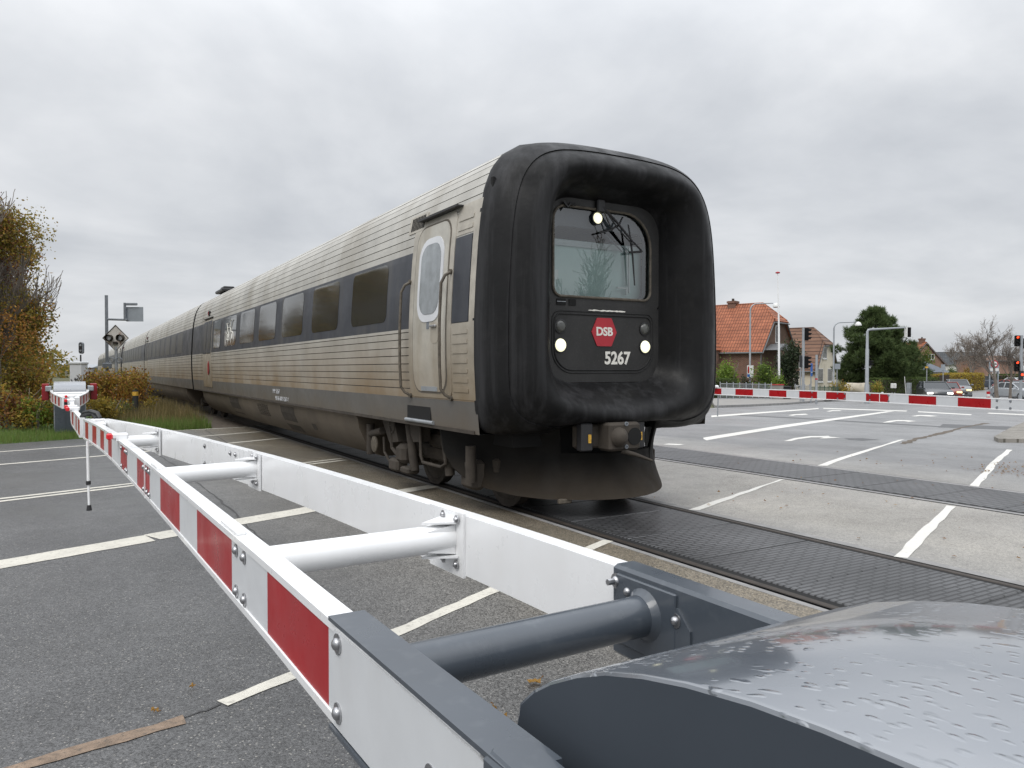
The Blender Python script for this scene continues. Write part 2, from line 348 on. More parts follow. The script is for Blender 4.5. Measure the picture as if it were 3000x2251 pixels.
M['lawn'] = mat('short_grass', (.060, .10, .026), .95, 0, .35, 2.5, bump=.6, bs=30)
M['ballast'] = mat('brown_ballast', (.10, .08, .06), .95, 0, .4, 9, bump=1.0, bs=18)
M['paving'] = mat('pale_pavement', (.25, .24, .225), .8, 0, .12, 1.5, fine=(40, (.17, .165, .155), .5), bump=.3, bs=90)
M['sett'] = brickmat('kerb_setts', (.30, .28, .25), (.24, .225, .20), (.12, .11, .09), 1, .30, .14, .012, .8, .6)
M['kerb'] = mat('granite_kerb', (.24, .235, .23), .75, 0, .2, 5, fine=(60, (.14, .14, .14), .5))
M['line'] = mat('worn_road_paint', (.60, .575, .505), .6, 0, .08, 6, fine=(30, (.34, .32, .28), .8), bump=.25, bs=120)
M['linewhite'] = mat('white_road_paint', (.66, .645, .60), .55, 0, .06, 6, fine=(24, (.36, .35, .33), .6), bump=.2, bs=120)
M['brownline'] = mat('scraped_brown_marking', (.225, .165, .12), .85, 0, .35, 14, fine=(38, (.10, .085, .07), .95), bump=.8, bs=70)
M['tar'] = mat('tar_seal', (.035, .034, .034), .55, 0, .3, 10)
M['crack'] = mat('brown_crack_grit', (.10, .08, .06), .9, 0, .4, 12)
M['patch'] = mat('dark_asphalt_patch', (.085, .086, .088), .6, 0, .15, 4, fine=(90, (.05, .05, .05), .6))
M['panel'] = brickmat('ribbed_rubber_panel', (.082, .083, .086), (.066, .067, .070), (.006, .006, .006), 1, .17, .052, .009, .42, 1.0, spec=.6, wash=.3)
M['panel2'] = brickmat('ribbed_rubber_panel_far', (.088, .089, .092), (.074, .075, .078), (.012, .012, .012), 1, .17, .066, .010, .42, .8, spec=.6, wash=.2)
M['railtop'] = mat('polished_rail_head', (.34, .33, .32), .3, .85, .1, 3)
M['railrust'] = mat('brown_rail_side', (.045, .036, .029), .6, .3, .3, 10)
def sheet(name, pts, z, mt, kind='structure', thick=0.0, parent=None):
    bm = bmesh.new(); vs = [bm.verts.new((p[0], p[1], 0)) for p in pts]; bm.faces.new(vs)
    bmesh.ops.triangulate(bm, faces=bm.faces[:])
    for xx in (11.0, 58.62):
        g = bm.verts[:] + bm.edges[:] + bm.faces[:]
        bmesh.ops.bisect_plane(bm, geom=g, plane_co=(xx, 0, 0), plane_no=(1, 0, 0), dist=1e-5)
    if thick:
        r = bmesh.ops.extrude_face_region(bm, geom=bm.faces[:])
        top = [v for v in r['geom'] if isinstance(v, bmesh.types.BMVert)]
        for v in bm.verts: v.co.z = z - thick - drop(v.co.x)
        for v in top: v.co.z = z - drop(v.co.x)
    else:
        for v in bm.verts: v.co.z = z - drop(v.co.x)
    bmesh.ops.recalc_face_normals(bm, faces=bm.faces[:])
    if not thick:
        for f in bm.faces:
            if f.normal.z < 0: f.normal_flip()
    me = bpy.data.meshes.new(name); bm.to_mesh(me); bm.free(); me.materials.append(mt)
    o = bpy.data.objects.new(name, me); COL.objects.link(o)
    if parent: o.parent = parent
    if kind: o['kind'] = kind
    return o
sheet('ground', [(-700, -300), (900, -300), (900, 1500), (-700, 1500)], -.06, M['soil'])
far_edge = [(-60, -2.7), (-1.26, 18.42), (.3, 19.0), (1.6, 19.95), (4, 20.7), (10, 21.0), (17, 21.2), (22.1, 21.7)]
kerb_px = [(2095, 1195), (2200, 1191), (2300, 1186), (2400, 1178), (2455, 1171), (2530, 1163), (2640, 1158), (2740, 1147), (2836, 1136), (2890, 1125), (2935, 1116)]
kerbline = [gnd(*p) for p in kerb_px]
road_pts = far_edge[:-1] + [(p.x, p.y) for p in kerbline]
e_ = kerbline[-1]
road_pts += [(e_.x + 40, e_.y + 40), (240, 120), (240, -60), (-60, -60)]
sheet('road', road_pts, 0.0, M['road'])
# pavement beyond the far kerb
pv = [(p.x, p.y) for p in kerbline[:9]]
back = [spot(2850, 82), spot(2700, 66), spot(2520, 58), spot(2300, 56), spot(2080, 52)]
sheet('pavement', pv + [(p.x, p.y) for p in back], .10, M['paving'], thick=.14)
kb = MB()
for i in range(len(kerbline) - 3):
    a, b = kerbline[i], kerbline[i + 1]; d = (b - a); n = Vector((d.y, -d.x, 0)).normalized() * .15
    q = [a, b, b + n, a + n]
    kb.prism([Vector((p.x, p.y, -drop(p.x) - .02)) for p in q], (0, 0, .135), 0)
tag(kb.build('kerb', M['kerb']), kind='structure')
# sett-paved island edge at the right of the crossing
kr = [gnd(2925, 1297), gnd(2912, 1290), gnd(2960, 1262), gnd(3010, 1240), gnd(3160, 1180), gnd(3200, 1300)]
sheet('pavement_island', [(p.x, p.y) for p in kr], .09, M['sett'], thick=.12)
# grass
sheet('grass_verge', [(-60, -2.4), (-1.26, 18.6), (.3, 19.15), (1.6, 20.1), (3.2, 20.75), (3.0, 26), (-3, 32), (-60, 60)], -.012, M['lawn'])
tri = [(3.1, 20.6), (6.9, 21.0), (6.9, 300), (3.1, 300)]
sheet('track_bed', tri, -.03, M['ballast'])
isl = [gnd(2905, 1153), gnd(2945, 1145), gnd(2990, 1146), gnd(3080, 1150), gnd(3080, 1161), gnd(2950, 1160)]
sheet('grass_island', [(p.x, p.y) for p in isl], .10, M['lawn'], thick=.14)
# ------------------------------------------------------------------ road markings, all laid on the ground plane
def jag(a, b, n, amt, rnd):
    a, b = Vector(a), Vector(b); d = (b - a); nn = Vector((-d.y, d.x, 0)).normalized(); out = []
    for i in range(n + 1):
        out.append(a + d * i / n + nn * (rnd.uniform(-amt, amt) if 0 < i < n else 0))
    return out
def mark(a, b, w, mt, z=.004, seed=0, cut=0.0, name='road_marking'):
    rnd = random.Random(seed); a, b = Vector((a[0], a[1], 0)), Vector((b[0], b[1], 0)); d = (b - a).normalized(); n = Vector((-d.y, d.x, 0)) * w / 2
    k = max(4, int((b - a).length / .12))
    top = jag(a + n + d * cut, b + n + d * cut, k, .007, rnd); bot = jag(b - n, a - n, k, .007, rnd)
    return [(p.x, p.y) for p in top + bot]
mk = MB(); mkw = MB()
def addmark(pts, white=False, z=.004):
    tgt = mkw if white else mk
    tgt.add([(p[0], p[1], z - drop(p[0])) for p in pts], [tuple(range(len(pts)))])
def seg(x0, y0, x1, y1, w, white=False, seed=0, cut=0.0): addmark(mark((x0, y0), (x1, y1), w, None, seed=seed, cut=cut), white)
DRX, DRY = .941, .339
seg(-8.5, 3.95, .58, 7.45, .30, seed=1, cut=.05)             # broad broken edge line
seg(.62, 7.49, 1.26, 7.75, .30, seed=2); seg(1.26, 7.74, 2.37, 8.17, .30, seed=3); seg(3.46, 8.72, 4.06, 8.92, .24, seed=4)
seg(-9, 7.50, .46, 11.07, .10, seed=5); seg(-9, 7.26, .46, 10.86, .10, seed=6)   # double centre line
seg(.46, 11.07, 3.98, 12.50, .10, seed=7); seg(.46, 10.86, 3.98, 12.26, .10, seed=8)
seg(-9, 11.55, .2, 14.88, .12, seed=9); seg(.2, 14.88, 4.05, 16.9, .12, seed=10)
seg(-9, 13.75, .23, 17.2, .11, seed=11); seg(.23, 17.2, 4.0, 18.9, .11, seed=12)
seg(2.1, 20.25, 4.0, 20.65, .10, seed=13)
seg(.58, 3.585, 1.0, 3.77, .085, seed=14); seg(1.0, 3.77, 1.5, 4.0, .085, seed=15); seg(1.5, 4.0, 2.62, 4.56, .10, seed=15); seg(3.6, 5.05, 4.1, 5.29, .10, seed=16)
# beyond the first track
addmark([tuple(gnd(1900 + x / 2.0109, 1150 + y / 2.0109))[:2] for x, y in ((85, 308), (400, 255), (800, 192), (1400, 112), (1450, 112), (820, 205), (430, 268), (180, 312))], True)
addmark([tuple(gnd(1900 + x / 2.0109, 1150 + y / 2.0109))[:2] for x, y in ((370, 137), (1000, 93), (1005, 98), (370, 147))], True)
addmark([tuple(gnd(1900 + x / 2.0109, 1150 + y / 2.0109))[:2] for x, y in ((1030, 92), (1525, 108), (1520, 113), (1030, 97))], True)
addmark([tuple(gnd(1900 + x / 2.0109, 1150 + y / 2.0109))[:2] for x, y in ((1590, 112), (1905, 130), (1900, 135), (1585, 117))], True)
addmark([tuple(gnd(1900 + x / 2.0109, 1150 + y / 2.0109))[:2] for x, y in ((2005, 120), (2300, 133), (2300, 139), (1995, 125))], True)
rnd = random.Random(5)
def pxmark(q, white=True, n=10):
    a, b, c, d = [gnd(1900 + x / 2.0109, 1150 + y / 2.0109) for x, y in q]
    pts = jag(Vector((a.x, a.y, 0)), Vector((b.x, b.y, 0)), n, .012, rnd) + jag(Vector((c.x, c.y, 0)), Vector((d.x, d.y, 0)), n, .012, rnd)
    addmark([(p.x, p.y) for p in pts], white)
pxmark(((995, 433), (1480, 280), (1508, 278), (1052, 434)))
pxmark(((235, 693), (770, 515), (802, 511), (302, 695)))
pxmark(((1445, 970), (1755, 668), (1812, 675), (1527, 978)))
pxmark(((1885, 555), (1975, 470), (2020, 470), (1945, 558)), n=4); pxmark(((1975, 469), (2010, 420), (2060, 415), (2020, 469)), n=3); pxmark(((2010, 419), (2110, 337), (2145, 340), (2060, 414)), n=5)
def arrow(pts): addmark([tuple(gnd(1900 + x / 2.0109, 1150 + y / 2.0109))[:2] for x, y in pts], True)
arrow(((795, 288), (860, 270), (950, 258), (1030, 258), (1060, 256), (1068, 262), (1135, 267), (1050, 272), (1005, 272), (1030, 266), (960, 266), (880, 277), (838, 288)))
arrow(((1375, 179), (1420, 168), (1470, 163), (1530, 165), (1580, 170), (1530, 174), (1505, 170), (1460, 170), (1425, 177)))
arrow(((1545, 141), (1590, 134), (1650, 135), (1708, 140), (1660, 143), (1600, 139), (1580, 142)))
arrow(((820, 135), (860, 129), (925, 126), (942, 131), (905, 134), (870, 134), (850, 138)))
arrow(((1046, 112), (1080, 106), (1125, 106), (1141, 110), (1085, 111), (1065, 114)))
tag(mk.build('road_marking', M['line']), kind='structure'); tag(mkw.build('lane_marking', M['linewhite']), kind='structure')
sheet('scraped_marking', [(x + random.Random(i).uniform(-.012, .012), y + random.Random(i + 50).uniform(-.012, .012)) for i, (x, y) in enumerate(mark((-.30, 3.375), (.41, 3.505), .075, None, seed=33))], .004, M['brownline'])
# cracks, seams and patches
ck = MB()
def crackline(pts, w, seed):
    rnd = random.Random(seed); P_ = []
    for i in range(len(pts) - 1):
        for k in range(8): P_.append(Vector(pts[i]).lerp(Vector(pts[i + 1]), k / 8) + Vector((rnd.uniform(-.015, .015), rnd.uniform(-.015, .015), 0)))
    P_.append(Vector(pts[-1])); up = []; dn = []
    for i, p in enumerate(P_):
        d = (P_[min(i + 1, len(P_) - 1)] - P_[max(i - 1, 0)]).normalized(); n = Vector((-d.y, d.x, 0)); ww = w * rnd.uniform(.5, 1.4)
        z = .003 - drop(p.x); up.append(Vector((p.x, p.y, 0)) + n * ww / 2 + Vector((0, 0, z))); dn.append(Vector((p.x, p.y, 0)) - n * ww / 2 + Vector((0, 0, z)))
    ck.grid([up, dn])
crackline([(1.31, 15.15, 0), (1.44, 12.16, 0), (1.47, 10.13, 0), (1.48, 8.24, 0), (1.45, 6.72, 0), (1.47, 5.2, 0), (1.46, 3.6, 0)], .022, 1)
crackline([(.56, 3.57, 0), (.2, 3.47, 0), (.41, 3.5, 0)], .012, 2)
crackline([(2.9, 20.1, 0), (2.75, 15, 0), (2.8, 11, 0)], .016, 4)
tag(ck.build('road_crack', M['tar']), kind='structure')
ck = MB(); crackline([(15.55, 9.72, 0), (17.3, 10.5, 0), (19.6, 11.3, 0), (23.6, 12.85, 0), (27.4, 14.1, 0)], .16, 3)
tag(ck.build('road_seam', M['crack']), kind='structure')
def pxsheet(name, q, z, mt): sheet(name, [tuple(gnd(1900 + x / 2.0109, 1150 + y / 2.0109))[:2] for x, y in q], z, mt)
pxsheet('asphalt_patch', ((1735, 186), (2170, 203), (2165, 222), (1705, 207)), .002, M['patch'])
pxsheet('asphalt_patch', ((1150, 270), (1260, 270), (1370, 280), (1260, 285), (1180, 280)), .002, M['patch'])
pxsheet('asphalt_patch', ((520, 132), (900, 150), (1380, 180), (1735, 200), (1735, 206), (1380, 186), (900, 156), (520, 137)), .0015, M['patch'])
# ------------------------------------------------------------------ rails and rubber crossing panels
TX = 4.93; T2X = 9.33; G2 = .7175
def panels(x0, x1, y0, y1, pitch, mt, z=.012):
    mb = MB(); y = y0
    while y < y1:
        mb.box(((x0 + x1) / 2, y + pitch / 2, z - .03), (x1 - x0, pitch - .012, .06), 0, bev=.008); y += pitch
    return mb.build('track_crossing', mt)
tag(panels(TX - .655, TX + .655, -2.6, 20.6, .87, M['panel']), kind='structure')
tag(panels(T2X - .66, T2X + .66, -2.65, 20.6, .87, M['panel2']), kind='structure')
base = MB()
for tx in (TX, T2X): base.box((tx, 9, -.0195), (1.64, 24, .045))
tag(base.build('flangeway', M['black']), kind='structure')
for tx, nm in ((TX, 'of the track under the train'), (T2X, 'of the empty second track')):
    for s, w in ((-1, 'nearer'), (1, 'farther')):
        mb = MB(); x = tx + s * (G2 + .034)
        mb.box((x, 90, -.03), (.068, 230, .075), 0, bev=.008); o = mb.build('rail', [M['railtop'] if tx == T2X else M['railrust']])
        tag(o, 'steel rail in the road, the %s one %s' % (w, nm), 'rail', 'rails of the two tracks')
mb = MB()                                                     # concrete strip beside the near rail
mb.box((TX - G2 - .115, 9, -.022), (.085, 23, .05)); mb.box((TX + G2 + .14, 9, -.022), (.12, 23, .05)); tag(mb.build('rail_edge_strip', M['kerb']), kind='structure')
# ------------------------------------------------------------------ the train
SEC = [(1.50, .88), (1.53, 1.2), (1.55, 1.6), (1.55, 2.0), (1.53, 2.4), (1.50, 2.8), (1.47, 3.05), (1.42, 3.3), (1.34, 3.5), (1.22, 3.65), (1.04, 3.76), (.8, 3.82), (.5, 3.85), (.25, 3.86), (0, 3.86)]
_z = [s[1] for s in SEC[:-1]]; _h = [s[0] for s in SEC[:-1]]
def hw(z): return float(np.interp(z, [.28, .35, .5, .7] + _z, [1.12, 1.24, 1.38, 1.47] + _h))
train = thing('passenger_train', 'long dirty silver passenger train with a black rubber nose standing on the level crossing', 'train', (TX, 6.46, 0), world=True)
GRV = [1.30, 1.395, 1.49, 1.585, 1.68, 1.775, 1.87, 1.95] ; GRU = [2.95, 3.05, 3.15, 3.25, 3.35, 3.45, 3.54, 3.62, 3.69, 3.745, 3.79, 3.825]
def body_profile():
    zs = sorted(set([.88, 1.05, 1.2, 1.99, 2.87] + [1.4, 1.6, 1.8, 2.2, 2.4, 2.6, 2.8]))
    P_ = []                                                  # (hw, z, material of the strip above)
    pts = [(z, 0) for z in zs if not any(abs(z - g) < .02 for g in GRV + GRU)]
    for g in GRV + GRU: pts += [(g - .0055, 1), (g - .003, 2), (g + .003, 2), (g + .0055, 3)]
    pts.sort()
    for z, t in pts:
        h = hw(z)
        if t == 2: h -= .010
        if t == 1 and z < 3.6: h += .004
        mi = 1 if z < 1.2 - 1e-6 else (2 if 1.99 - 1e-6 <= z < 2.87 - 1e-6 else 0)
        if t in (1, 2): mi = 3
        P_.append((h, z, mi))
    P_ += [(.62, 3.838, 0), (.3, 3.857, 0), (0, 3.86, 0)]
    return P_
BP = body_profile()
def carriage(y0, y1, parent, open_front=False):
    mb = MB(); L_ = [(-h, z) for h, z, _ in BP]; Rr = [(h, z) for h, z, _ in reversed(BP[:-1])]
    prof = L_ + Rr; mi = [m for _, _, m in BP[:-1]] + [m for _, _, m in reversed(BP[:-1])]
    n = len(prof); v = [(TX + x, y, z) for y in (y0, y1) for x, z in prof]
    for i in range(n - 1): mb.f.append((i, i + 1, n + i + 1, n + i)); mb.m.append(mi[i])
    mb.v = v; mb.f += [tuple(range(2 * n - 1, n - 1, -1)), (0, n, 2 * n - 1, n - 1)] + ([] if open_front else [tuple(range(n))]); mb.m += [4] * (2 if open_front else 3)
    return mb.build('carriage_body', [M['alu'], M['greystripe'], M['trainband'], M['groove'], M['black']], parent)
def cpanel(mb, y0, y1, z0, z1, r, off, th=.02, m=0, side=-1, dz=.12):   # curved panel lying on the body side
    out = rrect(y0, y1, z0, z1, r, 5); zs = sorted(set([round(q[1], 4) for q in out] + list(np.arange(z0 + dz, z1, dz))))
    rows_o = []; rows_i = []
    def span(z):
        ys = []; n = len(out)
        for i in range(n):
            a, b = out[i], out[(i + 1) % n]
            if abs(a[1] - b[1]) < 1e-9:
                if abs(a[1] - z) < 1e-4: ys += [a[0], b[0]]
            elif min(a[1], b[1]) - 1e-4 <= z <= max(a[1], b[1]) + 1e-4: ys.append(a[0] + (b[0] - a[0]) * (z - a[1]) / (b[1] - a[1]))
        return min(ys), max(ys)
    for z in zs:
        a, b = span(z); h = hw(z)
        x = TX + side * (h + off); xi = TX + side * (h + off - th)
        rows_o.append([Vector((x, a, z)), Vector((x, b, z))]); rows_i.append([Vector((xi, a, z)), Vector((xi, b, z))])
    loop_o = [r_[0] for r_ in rows_o] + [r_[1] for r_ in reversed(rows_o)]; loop_i = [r_[0] for r_ in rows_i] + [r_[1] for r_ in reversed(rows_i)]
    mb.grid(rows_o, m); mb.grid([loop_o, loop_i], m, closed=True); return mb
def window(y0, y1, car, z0=2.11, z1=2.83):
    mb = MB(); cpanel(mb, y0, y1, z0, z1, .11, .004, .02); return mb.build('window', M['trainglass'], car, 40)
def skirt(y0, y1, car):
    mb = MB(); rows = []
    for z in (.885, .83, .7, .6, .5, .42, .35, .28):
        rows.append([Vector((TX - hw(z) + (.03 if z < .86 else .0), y, z)) for y in (y0, (y0 + y1) / 2, y1)])
    mb.grid(rows)
    for y in (y0, y1): mb.add([r_[0 if y == y0 else 2] for r_ in rows] + [(TX, y, .28), (TX, y, .885)], [tuple(range(len(rows) + 2))])
    mb.add([rows[-1][0], rows[-1][2], (TX, y1, .28), (TX, y0, .28)], [(0, 1, 2, 3)])
    return mb.build('skirt', M['skirt'], car, 50)
def vent_slot(y0, y1, z0, z1, car, mt='under'):
    mb = MB(); rows = []
    for k in range(5):
        z = z0 + (z1 - z0) * k / 4; rows.append([Vector((TX - hw(z) + .026, y, z)) for y in (y0, y1)])
    mb.grid(rows); return mb.build('skirt_opening', M[mt], car)
def bogie(yc, parent, detail=False, half=1.0):
    root = MB()
    for s in (-1, 1):
        x = TX + s * 1.02
        root.box((x, yc, .50), (.16, 2 * half + .7, .18), 0, bev=.03)
        for w in (-1, 1): root.box((x, yc + w * half, .43), (.24, .34, .30), 0, bev=.04)
        root.box((x, yc, .68), (.3, .55, .2), 0, bev=.04)
    root.box((TX, yc, .55), (2.0, .5, .3), 0)
    b = root.build('bogie', [M['under']], parent, 40)
    for w in (-1, 1):
        ws = MB(); ws.tube([(TX - 1.0, yc + w * half, .43), (TX + 1.0, yc + w * half, .43)], .08, 10)
        for s in (-1, 1):
            ws.lathe((TX + s * .7175, yc + w * half, .425), [(.415, -.07), (.425, .06), (.36, .062), (.34, .045), (.15, .045), (.14, .09)], 28, axis=(s, 0, 0))
        ws.build('wheelset', [M['underlit'] if detail else M['under']], b, 40)
    return b
CARS = [(6.46, 26.05), (26.35, 44.2), (44.5, 64.3), (66.2, 85.6), (85.9, 103.6), (103.9, 123.5)]
bodies = []
for i, (a, b) in enumerate(CARS):
    c = carriage(a, b, train, i == 0); bodies.append(c)
    # window strip
    if i == 0: ys = [(8.85, 10.2), (10.82, 12.2), (12.78, 14.2), (14.74, 16.2), (16.7, 18.25), (18.75, 20.25)]
    else:
        ys = []; y = a + 2.3
        while y < b - 3.2: ys.append((y, y + 1.42)); y += 1.96
    for w in ys:
        wo = window(w[0], w[1], c)
        if i: wo.data.materials[0] = M['dirtypane']
    skirt(a + (3.72 if i in (0, 3) else 1.9), b - (1.6 if i not in (2, 5) else 3.7), c)
    for yd in ([22.3] if i == 0 else [a + .7] if i in (3,) else [b - 1.9]):          # passenger doors
        mb = MB(); cpanel(mb, yd, yd + .72, 1.02, 2.93, .06, .012, .03, 0); cpanel(mb, yd + .74, yd + 1.46, 1.02, 2.93, .06, .012, .03, 0)
        d = mb.build('passenger_door', M['doorframe'] if i else M['doorframe'], c, 40)
        mb = MB(); cpanel(mb, yd + .02, yd + .70, 1.97, 2.90, .05, .017, .02, 0); cpanel(mb, yd + .76, yd + 1.44, 1.97, 2.90, .05, .017, .02, 0); mb.build('door_band', M['trainband'], d, 40)
        mb = MB(); cpanel(mb, yd + .14, yd + .58, 2.08, 2.82, .1, .021, .02, 0); cpanel(mb, yd + .88, yd + 1.32, 2.08, 2.82, .1, .021, .02, 0); mb.build('door_pane', M['dirtypane'], d, 40)
        mb = MB(); mb.box((TX - hw(2.98) - .02, yd + .73, 2.985), (.05, 1.5, .02)); mb.build('door_rain_strip', M['blackplastic'], c)
        mb = MB(); mb.box((TX - hw(3.13) - .02, yd + .75, 3.13), (.05, .16, .14), 0, bev=.015); lb = mb.build('side_lamp_housing', M['blackplastic'], c)
        mb = MB(); mb.box((TX - hw(3.13) - .048, yd + .76, 3.13), (.016, .07, .11), 0, bev=.007); mb.build('side_lamp', M['redbox'], lb)
# dark end gaps with rubber bellows
for i in (0, 1, 3, 4):
    y = (CARS[i][1] + CARS[i + 1][0]) / 2; mb = MB(); prof = [(-h + .03, z - .02) for h, z in SEC]; prof = prof + [(-x, z) for x, z in reversed(prof[:-1])]
    mb.prism([Vector((TX + x, y - .16, z)) for x, z in prof], (0, .32, 0)); mb.build('bellows', M['rubberdull'], train)
for yc, d in ((8.15, True), (26.2, False), (44.35, False), (62.4, False), (68, False), (85.75, False), (103.75, False), (121.5, False)):
    bogie(yc, train, d, .95)
# far end of the first unit and nose of the coupled second one, in black rubber
def nose_far(y0, y1):
    mb = MB(); prof = [(-h - .0, z) for h, z in SEC]; prof = prof + [(-x, z) for x, z in reversed(prof[:-1])]
    rows = []
    for t, s in ((0, 1.0), (.35, .985), (.7, .93), (1, .80)):
        rows.append([Vector((TX + x * s, y0 + (y1 - y0) * t, 2.2 + (z - 2.2) * (s ** .8))) for x, z in prof])
    mb.grid(rows); mb.add(rows[-1], [tuple(range(len(prof)))]); return mb.build('rubber_nose', M['rubber'], train, 50)
nose_far(64.3, 65.2); nose_far(66.2, 65.3); nose_far(123.5, 124.4)
# lettering helper: built-in font turned into mesh
def text_mesh(name, s, size, mt, parent, origin, ux, uy, depth=.004, bold=.0, align='CENTER', sx=1.0):
    cu = bpy.data.curves.new(name, 'FONT'); cu.body = s; cu.size = size; cu.align_x = align; cu.align_y = 'CENTER'; cu.extrude = depth / 2; cu.offset = bold; cu.resolution_u = 6
    t = bpy.data.objects.new(name + '_tmp', cu); COL.objects.link(t); dg = bpy.context.evaluated_depsgraph_get()
    me = bpy.data.meshes.new_from_object(t.evaluated_get(dg)); bpy.data.objects.remove(t); bpy.data.curves.remove(cu)
    ux, uy = Vector(ux).normalized(), Vector(uy).normalized(); uz = ux.cross(uy); o_ = Vector(origin)
    for v in me.vertices:
        c = v.co.copy(); v.co = o_ + ux * c.x * sx + uy * c.y + uz * c.z
    me.materials.clear(); me.materials.append(mt); me.name = name
    ob = bpy.data.objects.new(name, me); COL.objects.link(ob)
    if parent is not None:
        ob.parent = parent
        if parent.name in WORLDLOC: ob.location = -WORLDLOC[parent.name]
    return ob
# ---- front carriage details
c0 = bodies[0]
mb = MB(); cpanel(mb, 6.98, 8.09, 1.215, 3.17, .12, .010, .03); mb.build('door_surround', M['doorframe'], c0, 40)
mb = MB(); cpanel(mb, 7.08, 7.97, 1.26, 3.12, .20, .013, .03); mb.build('door_gasket', M['groove'], c0, 40)
mb = MB(); cpanel(mb, 7.10, 7.95, 1.28, 3.10, .19, .018, .03); dr = mb.build('cab_door', M['doorpaint'], c0, 40)
mb = MB(); cpanel(mb, 7.20, 7.84, 2.04, 2.96, .22, .026, .03); mb.build('door_window_frame', M['whiteframe'], dr, 40)
mb = MB(); cpanel(mb, 7.265, 7.775, 2.12, 2.89, .17, .030, .03); mb.build('door_window', M['dirtyglass'], dr, 40)
mb = MB(); cpanel(mb, 7.27, 7.46, 1.80, 2.03, .06, .021, .02); mb.build('handle_recess', M['doorframe'], dr, 40)
mb = MB(); mb.box((TX - hw(1.97) - .03, 7.37, 1.985), (.03, .15, .025), 0, bev=.008); mb.build('door_handle', M['steel'], dr)
mb = MB(); cpanel(mb, 7.50, 7.57, 1.96, 2.04, .01, .021, .02); mb.build('lock_plate', M['galvdark'], dr)
mb = MB(); cpanel(mb, 7.32, 7.74, 1.285, 1.335, .01, .024, .03); mb.build('step_plate', M['zinc'], dr)
for y, zt in ((8.10, 2.53), (7.02, 2.53)):
    mb = MB(); q = [(0, y, zt), (.07, y, zt - .04), (.095, y + .03, zt - .12)]
    mb_p = []
    for dx, yy, zz in q + [(.095, y + .03, zt - k * .12) for k in range(2, 10)] + [(.095, y + .03, 1.32), (.06, y + .01, 1.26), (0, y - .02, 1.22)]:
        mb_p.append((TX - hw(zz) - .01 - dx, yy, zz))
    mb.tube(mb_p, .016, 10); mb.lathe(mb_p[0], [(.028, -.02), (.028, .02)], 12, axis=(1, 0, 0)); mb.lathe(mb_p[-1], [(.028, -.02), (.028, .02)], 12, axis=(1, 0, 0)); mb.build('handrail', M['bronze'], c0, 40)
mb = MB(); mb.box((TX - hw(3.17) - .035, 7.4, 3.195), (.09, 1.0, .018)); mb.build('rain_strip', M['blackplastic'], c0)
mb = MB(); cpanel(mb, 7.80, 8.30, 3.10, 3.31, .03, .012, .02); gf = mb.build('side_grille', M['doorframe'], c0, 40)
mb = MB()
for k in range(9):
    cpanel(mb, 7.86 + k * .043, 7.885 + k * .043, 3.13, 3.28, .002, .016, .03, 0)
mb.build('grille_slot', M['black'], gf)
mb = MB(); cpanel(mb, 6.52, 6.98, 1.215, 1.99, .02, .006, .02); cpanel(mb, 6.50, 6.98, 2.885, 3.2, .02, .006, .02); cpanel(mb, 6.47, 6.585, 1.215, 3.2, .01, .007, .02); mb.build('corner_panel', M['doorframe'], c0, 40)
for z in [1.29 + k * .098 for k in range(7)] + [2.93, 3.03]: mb = MB(); cpanel(mb, 6.61, 6.94, z, z + .045, .006, .013, .02); mb.build('pressed_rib', M['doorframe'], c0, 40)
mb = MB(); cpanel(mb, 6.60, 6.965, 1.995, 2.865, .01, .009, .02); mb.build('corner_window', M['trainband'], c0)
mb = MB(); cpanel(mb, 20.9, 21.95, 2.10, 2.84, .1, .006, .02); mb.build('window', M['trainglass'], c0)
mb = MB()                                                     # step pocket in the grey stripe
mb.box((TX - hw(1.03) + .0, 7.9, 1.03), (.014, .66, .17)); mb.build('step_recess', M['black'], c0)
mb = MB(); mb.tube([(TX - hw(.95) - .012, 7.5, .935), (TX - hw(.95) - .012, 8.28, .935)], .022, 10); mb.build('step_bar', M['zinc'], c0, 40)
mb = MB(); mb.box((TX - hw(.9) - .004, 16.2, .895), (.02, 19.3, .035)); mb.build('bottom_ledge', M['underlit'], c0)
for a, b, z0, z1 in ((13.7, 14.7, .36, .83), (18.9, 20.1, .32, .83), (12.5, 12.75, .5, .6)): vent_slot(a, b, z0, z1, c0)
mb = MB()
for r_ in range(7):
    for k in range(5): mb.box((TX - hw(.78 - .035 * r_) + .022, 15.9 + k * .2, .78 - .035 * r_), (.01, .15, .012))
mb.build('louvre', M['under'], c0)
mb = MB(); mb.box((TX - .95, 23.5, 3.83), (.40, 1.2, .09), 0, bev=.03); mb.box((TX - .95, 23.2, 3.895), (.3, .55, .07), 0, bev=.02); mb.build('roof_box', M['blackplastic'], c0)
text_mesh('stencil_text', 'MF 5267', .13, M['whiteframe'], c0, (TX - hw(1.08) - .004, 14.75, 1.10), (0, -1, 0), (0, 0, 1), sx=1.25)
text_mesh('stencil_text', '95 86 0015 267-1', .11, M['whiteframe'], c0, (TX - hw(.97) - .006, 14.35, .965), (0, -1, 0), (0, 0, 1), sx=1.3)
mb = MB(); bx = TX - hw(2.45) - .012                            # bicycle symbol on the window strip
def bikewheel(y, z, r):
    q = [(bx, y + r * math.cos(a * .3927), z + r * math.sin(a * .3927)) for a in range(17)]; mb.tube(q, .010, 5, cap=False)
bikewheel(19.95, 2.27, .17); bikewheel(19.2, 2.27, .17)
